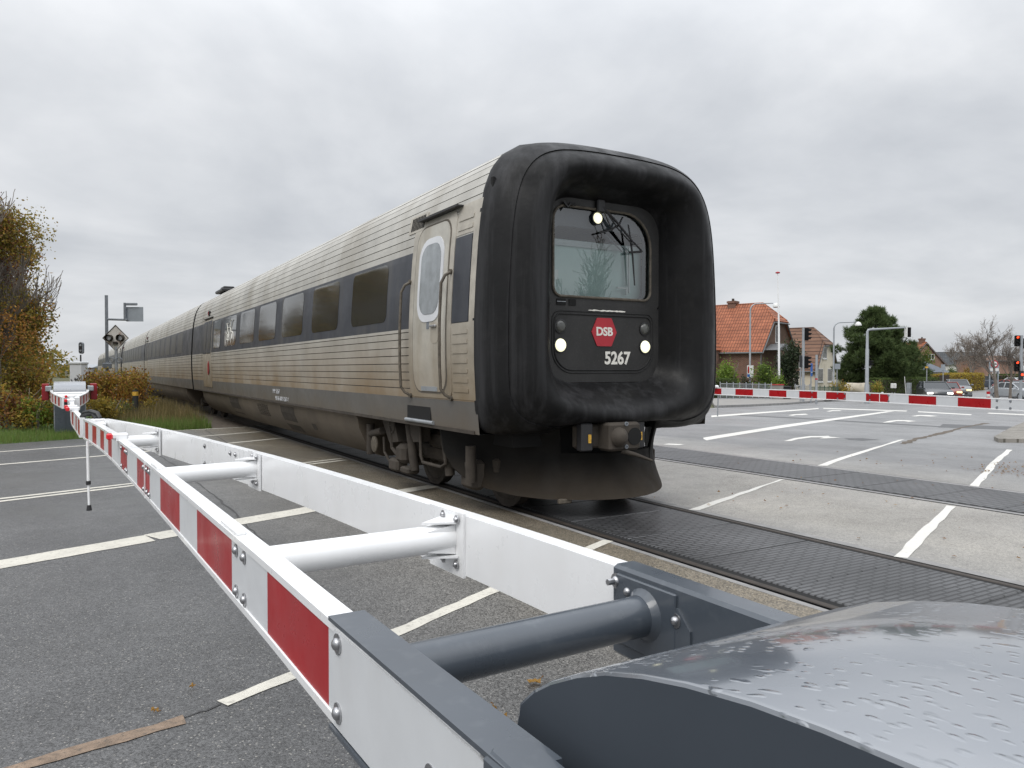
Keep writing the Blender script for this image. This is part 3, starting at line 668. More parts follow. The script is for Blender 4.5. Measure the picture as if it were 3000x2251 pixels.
for q in (((19.95, 2.27), (19.78, 2.55), (19.4, 2.55), (19.55, 2.25), (19.78, 2.55)), ((19.95, 2.27), (19.55, 2.25)), ((19.2, 2.27), (19.4, 2.55), (19.36, 2.70), (19.22, 2.74)), ((19.78, 2.55), (19.82, 2.66)), ((19.72, 2.67), (19.92, 2.66))):
    mb.tube([(bx, y, z) for y, z in q], .011, 5)
mb.build('bicycle_symbol', M['letter'], c0)
mb = MB(); q = [(0, .2), (.11, .1), (.11, -.1), (0, -.2), (-.11, -.1), (-.11, .1)]
mb.prism([(TX - hw(1.56) - .032, 22.66 + a, 1.56 + b) for a, b in q], (.01, 0, 0)); mb.build('side_emblem', M['redbox'], c0)
# ---- bogie area of the front carriage
mb = MB(); X = TX - 1.33
mb.tube([(X, 10.02, .76), (X, 10.02, .34)], .055, 12); mb.tube([(X, 10.02, .62), (X, 9.55, .70)], .05, 12); mb.build('damper', M['underlit'], train, 40)
for q in ([(X, 8.62, .84), (X + .02, 8.5, .28)], [(X, 7.6, .80), (X + .04, 7.55, .34)], [(X, 6.98, .72), (X, 6.98, .34)]):
    mb = MB(); mb.tube(q, .055, 12); mb.build('damper', M['underlit'], train, 40)
mb = MB(); q = [(X - .04, 8.20, .86), (X - .04, 8.18, .5), (X - .04, 8.12, .43), (X - .04, 7.62, .43), (X - .04, 7.50, .48), (X - .04, 7.48, .86)]
mb.tube(q, .02, 10); mb.build('hand_loop', M['underlit'], train, 40); mb = MB(); mb.tube([(X, 9.5, .62), (X, 9.48, .42), (X, 9.3, .32), (X, 9.05, .30)], .018, 8); mb.tube([(X, 9.25, .75), (X, 9.2, .5), (X, 9.0, .42), (X, 8.85, .45)], .025, 8)
mb.tube([(X, 9.2 + .09 * math.cos(a * .6), .80 + .1 * math.sin(a * .6)) for a in range(11)], .016, 8); mb.build('brake_hose', M['underlit'], train, 40)
mb = MB(); mb.prism([(X, 9.6, .88), (X, 9.15, .88), (X, 8.98, .60), (X, 9.3, .56)], (.3, 0, 0)); mb.build('equipment_box', M['underlit'], train, 40); mb = MB(); mb.prism([(X - .02, 8.68, .87), (X - .02, 8.22, .87), (X - .02, 8.22, .66), (X - .02, 8.46, .64)], (.12, 0, 0)); mb.build('equipment_box', M['underlit'], train, 40); mb = MB()
for c_, d_, b_ in (((X + .05, 8.86, .46), (.2, .28, .24), .05), ((X + .02, 9.05, .30), (.16, .3, .16), .03), ((X, 8.62, .28), (.16, .26, .08), .02), ((X + .12, 7.15, .40), (.16, .34, .32), .04)):
    mb = MB(); mb.box(c_, d_, 0, bev=b_); mb.build('equipment_box', M['underlit'], train, 40)
mb = MB(); mb.lathe((X - .02, 9.78, .50), [(.11, 0), (.11, .02), (.09, .03)], 20, axis=(-1, 0, 0)); mb.build('axle_cover', M['bronze'], train, 40)
mb = MB(); mb.box((TX - .25, 8.3, .80), (1.7, 3.6, .14)); mb.box((TX - .05, 8.4, .48), (1.4, 3.3, .48)); mb.build('underframe', M['black'], train)
# ---- rubber nose
NC = Vector((TX, 0, 2.32))
def polar(pts, n=160):
    d = [(math.atan2(z - NC.z, x - NC.x), math.hypot(x - NC.x, z - NC.z)) for x, z in pts]
    dens = []
    for i in range(len(pts)):
        a, b = pts[i], pts[(i + 1) % len(pts)]
        for k in range(24):
            x = a[0] + (b[0] - a[0]) * k / 24; z = a[1] + (b[1] - a[1]) * k / 24; dens.append((math.atan2(z - NC.z, x - NC.x), math.hypot(x - NC.x, z - NC.z)))
    dens.sort(); A = np.array([q[0] for q in dens]); B = np.array([q[1] for q in dens])
    ang = np.linspace(-math.pi, math.pi, n, endpoint=False)
    return ang, np.interp(ang, np.r_[A - 2 * math.pi, A, A + 2 * math.pi], np.r_[B, B, B])
half = [(0, 1.06), (.46, 1.06), (.54, 1.03), (.60, .95), (.66, .88), (.74, .86), (1.30, .875), (1.42, .90), (1.49, .96), (1.525, 1.1)] + [(h + .006, z) for h, z in SEC[1:]]
outer = [(TX + x, z) for x, z in half] + [(TX - x, z) for x, z in reversed(half[1:-1])]
ang, ra = polar(outer); _, ra1 = polar([(TX + x, z) for x, z in [(0, .86)] + half[5:]] + [(TX - x, z) for x, z in reversed(half[5:-1])]); inner = rrect(TX - .755, TX + .725, 1.385, 3.29, (.24, .24, .26, .22), 8); _, rb = polar(inner)
_k = np.ones(7) / 7
prof = [(0, 6.50), (.0, 6.46), (.012, 6.43), (.03, 6.38), (.085, 6.29), (.16, 6.215), (.25, 6.145), (.262, 6.152), (.275, 6.142), (.36, 6.075), (.45, 6.02), (.54, 5.985), (.62, 5.985), (.70, 6.02), (.78, 6.085), (.86, 6.18), (.92, 6.275), (.965, 6.35), (1.0, 6.405)]
rows = []
for s, y in prof:
    pw = 1 + .9 * np.clip(-np.sin(ang), 0, 1) ** 7; g_ = min(max((s - .06) / .42, 0), 1); g_ = g_ * g_ * (3 - 2 * g_); r0_ = ra * (1 - g_) + ra1 * g_; r_ = r0_ + (rb - r0_) * s ** pw
    if s > .02: r_ = np.convolve(np.r_[r_[-3:], r_, r_[:3]], _k, 'valid')
    rows.append([Vector((TX + math.cos(a) * q, y, NC.z + math.sin(a) * q)) for a, q in zip(ang, r_)])
mb = MB(); mb.grid(rows, 0, closed=True); nose = mb.build('rubber_nose', M['rubber'], train, 60)
# ---- cab front
def ring(out, inn, yo, yi, name, mt, parent, c, n=120, side=None):
    global NC
    keep = NC; NC = Vector((c[0], 0, c[1])); a_, r1 = polar(out, n); _, r2 = polar(inn, n); mb = MB()
    rows = [[Vector((c[0] + math.cos(t) * q, yy, c[1] + math.sin(t) * q)) for t, q in zip(a_, rr)] for rr, yy in ((r1, yo), (r2, yi), (r2, yi + .04))]
    NC = keep; mb.grid(rows, 0, closed=True); return mb.build(name, mt, parent, 30)
ws = rrect(TX - .685, TX + .60, 2.275, 3.205, (.10, .10, .36, .15), 8)
pan = rrect(TX - .755, TX + .725, 1.385, 3.29, (.24, .24, .26, .22), 8)
top_out = rrect(TX - .757, TX + .727, 2.19, 3.293, (.02, .02, .26, .22), 8)
ring(top_out, ws, 6.402, 6.402, 'windscreen_surround', M['cabpanel'], train, (TX - .03, 2.72))
mb = MB(); q = rrect(TX - .757, TX + .727, 1.385, 2.19, (.24, .24, .02, .02), 8); mb.prism([(x, 6.402, z) for x, z in q], (0, .03, 0)); fp = mb.build('front_panel', M['cabpanel'], train)
mb = MB(); wsp = [(x, 6.396, z) for x, z in ws]; mb.tube(wsp + [wsp[0]], .014, 8, cap=False); mb.build('windscreen_seal', M['bronze'], train, 40)
mb = MB(); mb.add([(x, 6.425, z) for x, z in rrect(TX - .70, TX + .615, 2.26, 3.22, (.1, .1, .36, .15), 8)], [tuple(range(36))]); mb.build('windscreen', M['glass'], train)
# cab behind the glass: a pale rear wall framed by grey blinds, side walls, desk
mb = MB(); mb.box((TX - .03, 6.62, 2.5), (1.36, .01, .80), 0); mb.build('cab_rear_wall', M['cabwall'], train)
mb = MB(); mb.add([(TX - .63, 6.585, 2.83), (TX + .62, 6.585, 2.83), (TX + .62, 6.585, 2.89), (TX - .63, 6.585, 2.89)], [(0, 1, 2, 3)]); mb.build('cab_white_rail', M['whiteframe'], train)
ring(rrect(TX - .75, TX + .72, 2.22, 3.27, .1, 8), rrect(TX - .62, TX + .60, 2.30, 3.02, .10, 8), 6.50, 6.50, 'cab_blind', M['cabdark'], train, (TX - .02, 2.62))
mb = MB(); mb.box((TX + .40, 6.56, 2.60), (.02, .02, .5)); mb.box((TX + .33, 6.55, 2.42), (.14, .02, .02)); mb.box((TX + .425, 6.55, 2.62), (.012, .02, .5)); mb.build('cab_bracket', M['white'], train)
mb = MB(); mb.box((TX - .60, 6.47, 2.50), (.05, .01, .10)); mb.build('cab_sticker', M['white'], train)
# lamps
def lamp(name, x, z, r, mt, y=6.398):
    mb = MB(); mb.lathe((x, y, z), [(r + .012, 0), (r + .012, .008), (r, .010), (r, .006)], 24, axis=(0, -1, 0), m=1); mb.lathe((x, y - .005, z), [(r, 0), (r * .9, .012), (r * .5, .020), (.001, .022)], 24, axis=(0, -1, 0)); return mb.build(name, [M[mt], M['blackplastic']], train, 50)
for x in (4.335, 5.458): lamp('headlight', x, 1.770, .068, 'lampon')
for x in (4.338, 5.456): lamp('upper_marker_lamp', x, 1.965, .062, 'lampoff')
lamp('top_headlight', 4.805, 3.115, .058, 'lampon', 6.40)
# lower panel: groove ring, emblem, number
mb = MB(); q = [(x, 6.400, z) for x, z in rrect(4.265, 5.545, 1.515, 2.095, (.22, .22, .08, .08), 8)]; mb.tube(q + [q[0]], .010, 8, cap=False); q = [(x, 6.400, z) for x, z in rrect(4.235, 5.575, 1.485, 2.125, (.25, .25, .1, .1), 8)]; mb.tube(q + [q[0]], .007, 8, cap=False); mb.build('panel_seal', M['rubberdull'], train, 40)
mb = MB(); hx = [(4.73, 1.917), (4.80, 1.772), (4.815, 1.767), (4.98, 1.767), (4.995, 1.772), (5.062, 1.917), (4.995, 2.062), (4.98, 2.067), (4.815, 2.067), (4.80, 2.062)]
mb.prism([(x, 6.393, z) for x, z in hx], (0, .012, 0)); em = mb.build('emblem', M['signred'], train)
text_mesh('emblem_lettering', 'DSB', .122, M['letter'], em, (4.897, 6.392, 1.919), (1, 0, 0), (0, 0, 1), bold=.0042, sx=1.02)
text_mesh('fleet_number', '5267', .186, M['letter'], train, (5.077, 6.399, 1.636), (1, 0, 0), (0, 0, 1), bold=.0055, sx=.93)
mb = MB(); mb.box((4.345, 6.398, 2.215), (.11, .01, .065)); mb.box((4.485, 6.398, 2.215), (.085, .01, .065)); vt = mb.build('front_socket', M['black'], train)
mb = MB(); mb.box((4.345, 6.392, 2.218), (.11, .006, .006)); mb.build('socket_bar', M['zinc'], vt)
mb = MB(); r9 = random.Random(4); tp = []; bt_ = []
for k in range(22):
    x = 4.69 + k * .0235; e2 = .5 if k in (0, 21) else 1; tp.append((x, 6.3975, 2.143 + r9.uniform(.002, .011) * e2)); bt_.append((x, 6.3975, 2.140 - r9.uniform(.0, .006) * e2))
mb.grid([[Vector(p) for p in tp], [Vector(p) for p in bt_]]); mb.build('paint_chip', M['letter'], train)
# wipers
mb = MB(); Y = 6.34
mb.tube([(4.80, Y + .04, 3.27), (5.00, Y, 3.10), (5.22, Y - .01, 2.90), (5.36, Y - .01, 2.80)], [.018, .014, .011, .009], 8); mb.tube([(4.86, Y + .02, 3.22), (5.04, Y + .01, 3.02), (5.24, Y, 2.86)], .008, 6)
mb.tube([(5.36, Y - .01, 2.80), (5.28, Y + .005, 2.79), (5.20, Y + .01, 2.78)], .012, 6); mb.box((4.83, Y + .04, 3.24), (.10, .05, .14), 0, bev=.02)
mb.tube([(5.19, Y + .02, 3.08), (5.215, Y + .02, 2.95), (5.25, Y + .02, 2.75), (5.28, Y + .02, 2.43)], [.008, .011, .012, .007], 6)
mb.build('wiper', M['blackplastic'], train, 40)
mb = MB(); mb.tube([(4.80, Y + .02, 2.955), (4.95, Y + .02, 3.0), (5.06, Y + .02, 3.06), (5.11, Y + .02, 3.15)], [.008, .014, .014, .008], 6); mb.tube([(4.86, Y + .03, 3.2), (4.98, Y + .02, 2.98)], .008, 6); mb.build('wiper', M['blackplastic'], train, 40)
mb = MB(); mb.tube([(4.36, Y + .04, 3.24), (4.40, Y + .02, 3.18), (4.43, Y + .02, 3.22), (4.50, Y + .04, 3.22)], .016, 6); mb.build('wiper_stub', M['blackplastic'], train, 40)
mb = MB(); mb.tube([(4.98, 6.50, 2.98), (5.26, 6.50, 2.78)], .007, 6); mb.tube([(5.05, 6.50, 2.98), (5.30, 6.50, 2.80)], .006, 6); mb.build('cab_cord', M['cabdark'], train)
# nose side slot
mb = MB(); mb.box((TX - 1.385, 6.395, 3.26), (.03, .05, .26), 0, bev=.012); mb.build('nose_slot', M['black'], nose)
# ---- coupler
CX = -.27
cp = MB(); cp.box((5.07 + CX, 6.0200, .845), (.40, .22, .285), 0, bev=.025); cp.box((5.02 + CX, 6.1600, .845), (.8, .12, .24), 0, bev=.02); coup = cp.build('coupler', M['underlit'], train, 40)
cp = MB(); cp.lathe((4.98 + CX, 5.9100, .845), [(.10, 0), (.095, .03), (.05, .075), (.03, .085)], 20, axis=(0, -1, 0)); cp.build('coupler_cone', M['underlit'], coup, 40)
cp = MB(); cp.lathe((5.18 + CX, 5.9075, .845), [(.088, 0), (.088, .004)], 24, axis=(0, -1, 0)); cp.build('coupler_cup', M['black'], coup)
for z in (.975, .745):
    cp = MB(); cp.lathe((5.07 + CX, 5.9080, z), [(.022, 0), (.022, .012), (.012, .013), (.012, .004)], 14, axis=(0, -1, 0)); cp.build('coupler_bolt', M['galvdark'], coup)
for x0, x1 in ((4.62, 4.76), (5.31, 5.43)):
    cp = MB(); cp.box(((x0 + x1) / 2 + CX, 6.0900, .845), (x1 - x0, .1, .28), 0, bev=.012); w = cp.build('contact_box', M['blackplastic'], coup)
    xx = x1 - .045 if x0 < 5 else x0 + .06
    cp = MB(); cp.box((xx + CX, 6.0360, .83), (.035, .004, .085)); cp.build('warning_label', M['yellow'], w)
cp = MB(); cp.tube([(5.05 + CX, 5.95, .70), (5.15 + CX, 5.86, .665), (5.32 + CX, 5.80, .60)], [.026, .022, .012], 10); cp.build('air_hose', M['underlit'], coup, 40)
cp = MB(); cp.box((TX, 6.49, .86), (1.1, .06, .46)); cp.build('coupler_pocket', M['black'], train)  # black plate standing for the shade inside the pocket
# ---- snow plough
rows = []
_pz = ([0, .80, 1.0, 1.18, 1.30, 1.38, 1.44, 1.47], [.20, .20, .22, .27, .35, .48, .70, .90])
for t in np.linspace(0, 1, 10):                               # from top to bottom
    row = []
    for dx in np.linspace(-1.47, 1.47, 61):
        a = abs(dx); zb = float(np.interp(a, *_pz)); zt = 1.0 if a > .60 else .66
        z = zt + (zb - zt) * t; hh = (z - .20) / .7; y = 6.02 + .62 * dx * dx + .16 * math.sin(min(max(hh, 0), 1) * 2.7)
        row.append(Vector((TX + dx, y, z)))
    rows.append(row)
mb = MB(); mb.grid(rows); mb.grid([[v + Vector((0, .03, 0)) for v in r_] for r_ in rows]); mb.grid([rows[-1], [v + Vector((0, .03, 0)) for v in rows[-1]]])
mb.build('snow_plough', M['plow'], train, 60)
mb = MB(); mb.box((TX - .62, 6.275, .185), (.16, .05, .05), 0, bev=.01); mb.build('rail_guard', M['bronze'], train)
# ------------------------------------------------------------------ barriers
def smooth_path(pts, step=.12):
    P_ = [Vector((p[0], p[1], 0)) for p in pts]; ys = [p.y for p in P_]; out = []
    n = max(2, int(abs(ys[-1] - ys[0]) / step))
    def cr(i, t):
        p0 = P_[max(i - 1, 0)]; p1 = P_[i]; p2 = P_[i + 1]; p3 = P_[min(i + 2, len(P_) - 1)]
        return .5 * ((2 * p1) + (p2 - p0) * t + (2 * p0 - 5 * p1 + 4 * p2 - p3) * t * t + (3 * p1 - p0 - 3 * p2 + p3) * t ** 3)
    for i in range(len(P_) - 1):
        k = max(1, int((P_[i + 1] - P_[i]).length / step))
        for j in range(k): out.append(cr(i, j / k))
    out.append(P_[-1]); return out
def beam(name, path, side, parent, stripes=None, zt=1.03, zb=.83, th=.055, mats=None, extra=()):
    """box beam along a path; side = +1/-1 tells on which hand of the path its outer (striped) face is.
    stripes: list of (distance parameter = y value, material index) breaks"""
    pts = smooth_path(path)
    if stripes:
        br = [s[0] for s in stripes]; full = []
        for i in range(len(pts) - 1):
            a, b = pts[i], pts[i + 1]; full.append(a)
            cuts = sorted([y for y in br if min(a.y, b.y) < y < max(a.y, b.y)], reverse=b.y < a.y)
            for y in cuts:
                c = a.lerp(b, (y - a.y) / (b.y - a.y)); full += [c]
        full.append(pts[-1]); pts = full
    prof = [(0, zb), (0, zb + .018), (.004, zb + .02), (.004, zt - .02), (0, zt - .018), (0, zt), (th, zt), (th, zb)]
    rows = []
    for i, p in enumerate(pts):
        d = (pts[min(i + 1, len(pts) - 1)] - pts[max(i - 1, 0)]).normalized(); n = Vector((d.y, -d.x, 0)) * side
        rows.append([p - n * o + Vector((0, 0, z)) for o, z in prof])
    mb = MB(); n = len(prof); mb.v = [tuple(p) for r_ in rows for p in r_]
    asc = pts[-1].y > pts[0].y
    for i in range(len(rows) - 1):
        ym = (pts[i].y + pts[i + 1].y) / 2; mi = 0
        if stripes:
            for s in sorted(stripes):
                if ym >= s[0]: mi = s[1]
        for k in range(n):
            mb.f.append((i * n + k, i * n + (k + 1) % n, (i + 1) * n + (k + 1) % n, (i + 1) * n + k)); mb.m.append(mi if k == 2 and stripes else 0)
    mb.f += [tuple(range(n)), tuple((len(rows) - 1) * n + k for k in range(n))]; mb.m += [0, 0]
    return mb.build(name, mats or [M['boomwhite'], M['reflwhite'], M['reflred']], parent)
def pathx(path, y):
    p = sorted([(q[1], q[0]) for q in smooth_path(path)]); return float(np.interp(y, [a for a, _ in p], [b for _, b in p]))
def boom_lamp(x, y, parent, z=1.03, s=1.0, facing=1):
    mb = MB(); mb.box((x + .02, y, z + .045 * s), (.19 * s, .13 * s, .075 * s), 0, bev=.03 * s); mb.box((x + .03, y, z + .008), (.07, .08, .03)); o = mb.build('boom_lamp', M['boomwhite'], parent, 40)
    mb = MB(); mb.box((x - .075 * s, y - .008, z + .045 * s), (.07 * s, .136 * s, .078 * s), 0, bev=.028 * s); mb.build('red_lens', M['redlamp'], o, 40); return o
def bolt(p, axis, parent, r=.011, n=None, mt='steel', washer=True):
    mb = MB(); ax = Vector(axis); prof = ([(r * 1.75, 0), (r * 1.75, .003)] if washer else []) + [(r * 1.1, .003), (r * 1.05, .006), (r * .8, .0095), (r * .35, .012), (.0005, .0125)]
    mb.lathe(p, prof, 14, axis=ax); return mb.build('bolt', M[mt], parent, 35)
# ---- the barrier beside the camera
FRONT = [(.452, .85), (.445, 1.1), (.432, 1.5), (.42, 2.0), (.404, 2.5), (.38, 3.27), (.355, 4.0), (.322, 4.9), (.285, 5.8), (.245, 6.7), (.19, 7.6), (.10, 8.6)]
BACK = [(1.168, .6), (1.168, 1.0), (1.166, 1.49), (1.135, 2.19), (1.06, 3.2), (.961, 4.24), (.83, 5.3), (.684, 6.35), (.5, 7.4), (.27, 8.49)]
bar = thing('level_crossing_barrier', 'lowered red and white double boom barrier with slate grey hood, right beside the camera', 'barrier', (.84, .4, 0), world=True)
st = [(0, 1), (1.463, 2), (1.949, 1), (2.364, 2), (2.95, 1), (3.349, 2), (3.915, 1), (4.303, 2), (4.86, 1), (5.386, 2), (5.786, 1), (6.42, 2), (6.70, 1), (7.02, 2), (7.32, 1), (7.62, 2), (7.92, 1), (8.22, 2), (8.45, 1)]
fb = beam('front_beam', FRONT, -1, bar, st)
bb = beam('rear_beam', [(x + .055, y) for x, y in BACK], 1, bar, st, th=.055)
# joint gap in the front beam and patches
mb = MB(); xx = pathx(FRONT, 4.459); mb.box((xx - .002, 4.459, .93), (.006, .012, .2)); mb.build('beam_joint', M['boomwhite'], fb)
def fbolt(y, z): bolt((pathx(FRONT, y) + .003 - (-0), y, z), (-1, 0, .0), fb, .011)
for y in (4.40, 4.30, 4.53, 5.70, 5.45, 5.38, 2.30, 2.20):
    for z in (.990, .870): fbolt(y, z)
# raised lids on the top of the front beam
for y in (2.42, 4.15):
    mb = MB(); mb.box((pathx(FRONT, y) + .02, y, 1.035), (.03, .22, .012), 0, bev=.005, rz=.03); mb.build('top_plate', M['boomwhite'], fb)
# cross tubes with gusset brackets
for k, (y, dy, g) in enumerate(((1.33, .02, True), (2.29, .03, False), (4.42, .1, False), (6.66, .1, False))):
    xa = pathx(FRONT, y) + .05; xb = pathx(BACK, y + dy)
    mtl = M['boomgrey'] if g else M['boomwhite']
    mb = MB(); mb.tube([(xa, y, .945), (xb - .004, y + dy, .945)], .047, 28, cap=False)
    t = mb.build('cross_tube', mtl, bar, 40)
    mb = MB()
    if not g:
        mb.box((xb - .006, y + dy + .03, .93), (.010, .24, .215), 0, rz=.06)
        for zz, s in ((.995, 1), (.895, -1)):
            for yy in (y + dy - .035, y + dy + .035):
                mb.prism([(xb - .008, yy - .004, zz), (xb - .11, yy - .004, .945 + s * .035), (xb - .008, yy - .004, zz - s * .055)], (0, .008, 0))
        mb.prism([(xb - .008, y + dy - .06, 1.0), (xb - .12, y + dy - .01, 1.0), (xb - .008, y + dy + .07, 1.0)], (0, 0, .007)); mb.prism([(xb - .008, y + dy - .06, .885), (xb - .12, y + dy - .01, .885), (xb - .008, y + dy + .07, .885)], (0, 0, .007))
    else:
        mb.box((xb - .012, y + dy + .0, .935), (.012, .21, .17), 0, bev=.004)
        mb.lathe((xb - .018, y + dy, .945), [(.062, 0), (.056, .006), (.048, .016)], 28, axis=(-1, 0, 0))
    mb.build('gusset', mtl, t, 35)
    if not g:
        for yy, zz in ((y + dy - .055, 1.015), (y + dy + .05, 1.015), (y + dy - .05, .862), (y + dy + .05, .862)): bolt((xb - .011, yy, zz), (-1, 0, 0), t, .009)
    mb = MB()
    mb.box((xa - .002, y, .945), (.012, .2, .16)) ; mb.build('tube_foot', mtl, t)
for y in (5.55, 5.0, 4.9, 4.55, 5.55):
    for z in ((.99, .87) if y != 4.9 else (.99,)): bolt((pathx(BACK, y) - .001, y, z), (-1, 0, 0), bb, .010)
# dark sleeves at the hood end of both beams
mb = MB()
def sleeve(path, y0, y1, side, name, slot=False):
    xs0, xs1 = pathx(path, y0), pathx(path, y1); mb = MB()
    o = .006; th = .067
    if slot:                                                  # channel: top, inner side, bottom, open to the outer face
        for (za, zb_) in ((1.032, 1.040), (.820, .828)): mb.add([(xs0 - o, y0, za), (xs0 + th, y0, za), (xs1 + th, y1, za), (xs1 - o, y1, za), (xs0 - o, y0, zb_), (xs0 + th, y0, zb_), (xs1 + th, y1, zb_), (xs1 - o, y1, zb_)], [(3, 2, 1, 0), (4, 5, 6, 7), (0, 1, 5, 4), (1, 2, 6, 5), (2, 3, 7, 6), (3, 0, 4, 7)])
        mb.add([(xs0 + .057, y0, .828), (xs0 + th, y0, .828), (xs1 + th, y1, .828), (xs1 + .057, y1, .828), (xs0 + .057, y0, 1.032), (xs0 + th, y0, 1.032), (xs1 + th, y1, 1.032), (xs1 + .057, y1, 1.032)], [(3, 2, 1, 0), (4, 5, 6, 7), (0, 1, 5, 4), (1, 2, 6, 5), (2, 3, 7, 6), (3, 0, 4, 7)])
    else: mb.add([(xs0 - .008, y0, .815), (xs0 + th, y0, .815), (xs1 + th, y1, .815), (xs1 - .008, y1, .815), (xs0 - .008, y0, 1.036), (xs0 + th, y0, 1.036), (xs1 + th, y1, 1.036), (xs1 - .008, y1, 1.036)], [(3, 2, 1, 0), (4, 5, 6, 7), (0, 1, 5, 4), (1, 2, 6, 5), (2, 3, 7, 6), (3, 0, 4, 7)])
    return mb.build(name, M['boomgrey'], bar)
sleeve(FRONT, .76, 1.435, -1, 'front_sleeve', True)
mb = MB(); q = [(y, z) for y, z in rrect(.80, 1.41, .838, 1.022, (.055, .004, .004, .055), 6)]
mb.prism([(pathx(FRONT, y) - .004, y, z) for y, z in q], (.006, 0, 0)); mb.build('cover_plate', M['reflwhite'], bar, 40)
for y in (1.385, .985):
    for z in ((1.0, .868) if y > 1 else (.93,)): bolt((pathx(FRONT, y) - .004, y, z), (-1, 0, 0), bar, .0115)
mb = MB(); mb.box((.478, .12, .93), (.075, 1.42, .226), 0, bev=.01); mb.build('counterweight_arm', M['boomgrey'], bar)   # carries on past the hood
mb = MB(); xb_ = 1.166
mb.box((xb_ + .028, .66, .926), (.072, 1.64, .222), 0, bev=.008); sl_ = mb.build('rear_sleeve', M['boomgrey'], bar)
mb = MB(); mb.prism([(xb_ - .013, 1.43, .99), (xb_ - .013, 1.24, .99), (xb_ - .013, 1.20, .95), (xb_ - .013, 1.20, .85), (xb_ - .013, 1.43, .85)], (.006, 0, 0)); mb.build('sleeve_plate', M['boomgrey'], sl_)
for y, z, w in ((1.455, 1.0, True), (1.41, .985, False), (1.245, .962, False), (1.245, .862, False)):
    bolt((xb_ - .012, y, z), (-1, 0, 0), sl_, .011 if w else .0095)
mb = MB(); mb.tube([(xb_ - .015, 1.455, 1.0), (xb_ - .04, 1.455, 1.0)], .008, 8); mb.build('stud', M['steel'], sl_)
# hood
HP = [(.945, .30), (.945, .98), (.93, 1.035), (.895, 1.066), (.85, 1.095), (.79, 1.126), (.73, 1.151), (.66, 1.172), (.59, 1.188), (.50, 1.203), (.42, 1.211), (.33, 1.216), (.2, 1.216), (.08, 1.205), (-.04, 1.18), (-.15, 1.145), (-.25, 1.095), (-.28, 1.05), (-.28, .30)]
HX0, HX1 = .558, 1.10
def hood(name, HP, x0, x1, mt, mside, parent, b=.006):
    mb = MB(); rows = []
    cy = .33; czz = .8
    for x, k in ((x0, b), (x0 + b * .3, b * .3), (x0 + b, 0), (x1 - b, 0), (x1 - b * .3, b * .3), (x1, b)):
        row = []
        for y, z in HP:
            d = Vector((y - cy, z - czz)); d = d * (1 - k / max(d.length, .01)); row.append(Vector((x, cy + d.x, czz + d.y)))
        rows.append(row)
    mb.grid(rows, 0); n = len(HP)
    mb.add(rows[0], [tuple(range(n))], 1); mb.add(rows[-1], [tuple(range(n))], 1)
    return mb.build(name, [mt, mside], parent, 35)
def wetmat():
    m = mat('wet_slate_lit_hood', (.115, .13, .152), .2, 0, .06, 3, coat=1.0, fine=(2.2, (.16, .165, .17), .45), spec=1.0)  # wet slate, base lightened to take in the sky reflected on top
    t = m.node_tree; N = t.nodes; L = t.links; b = N['Principled BSDF']; b.inputs['Coat IOR'].default_value = 2.1; tcn = N.new('ShaderNodeTexCoord')
    mp = N.new('ShaderNodeMapping'); mp.inputs['Scale'].default_value = (1.0, .55, 1.0); mp.inputs['Rotation'].default_value = (0, 0, .5); L.new(tcn.outputs['Object'], mp.inputs[0])
    n0 = N.new('ShaderNodeTexVoronoi'); n0.feature = 'SMOOTH_F1'; n0.inputs['Scale'].default_value = 78; L.new(mp.outputs[0], n0.inputs['Vector'])
    n1_ = N.new('ShaderNodeTexNoise'); n1_.inputs['Scale'].default_value = 6; n1_.inputs['Detail'].default_value = 3; L.new(tcn.outputs['Object'], n1_.inputs['Vector'])
    r1 = N.new('ShaderNodeMapRange'); r1.interpolation_type = 'SMOOTHSTEP'; L.new(n0.outputs[0], r1.inputs[0]); r1.inputs[1].default_value = .34; r1.inputs[2].default_value = .12
    r2 = N.new('ShaderNodeMapRange'); L.new(n1_.outputs[0], r2.inputs[0]); r2.inputs[1].default_value = .42; r2.inputs[2].default_value = .58
    ml = N.new('ShaderNodeMath'); ml.operation = 'MULTIPLY'; L.new(r1.outputs[0], ml.inputs[0]); L.new(r2.outputs[0], ml.inputs[1])
    bn = N.new('ShaderNodeBump'); bn.inputs['Strength'].default_value = .6; bn.inputs['Distance'].default_value = .0022; L.new(ml.outputs[0], bn.inputs['Height']); L.new(bn.outputs[0], b.inputs['Normal']); L.new(bn.outputs[0], b.inputs['Coat Normal'])
    n3 = N.new('ShaderNodeTexNoise'); n3.inputs['Scale'].default_value = 3; n3.inputs['Detail'].default_value = 5; L.new(tcn.outputs['Object'], n3.inputs['Vector'])
    r3 = N.new('ShaderNodeMapRange'); L.new(n3.outputs[0], r3.inputs[0]); r3.inputs[1].default_value = .4; r3.inputs[2].default_value = .6; r3.inputs[3].default_value = .20; r3.inputs[4].default_value = .42; L.new(r3.outputs[0], b.inputs['Roughness'])
    return m
M['wethood'] = wetmat()
M['hoodside'] = mat('shaded_slate_side', (.050, .060, .074), .55, 0, .05, 3, spec=.3)  # same slate in a darker tone, painting the end faces as less lit
hood('hood', HP, HX0, HX1, M['wethood'], M['hoodside'], bar)
mb = MB(); mb.box((.83, .33, .15), (.46, .7, .30)); mb.build('pedestal', M['boomgrey'], bar)
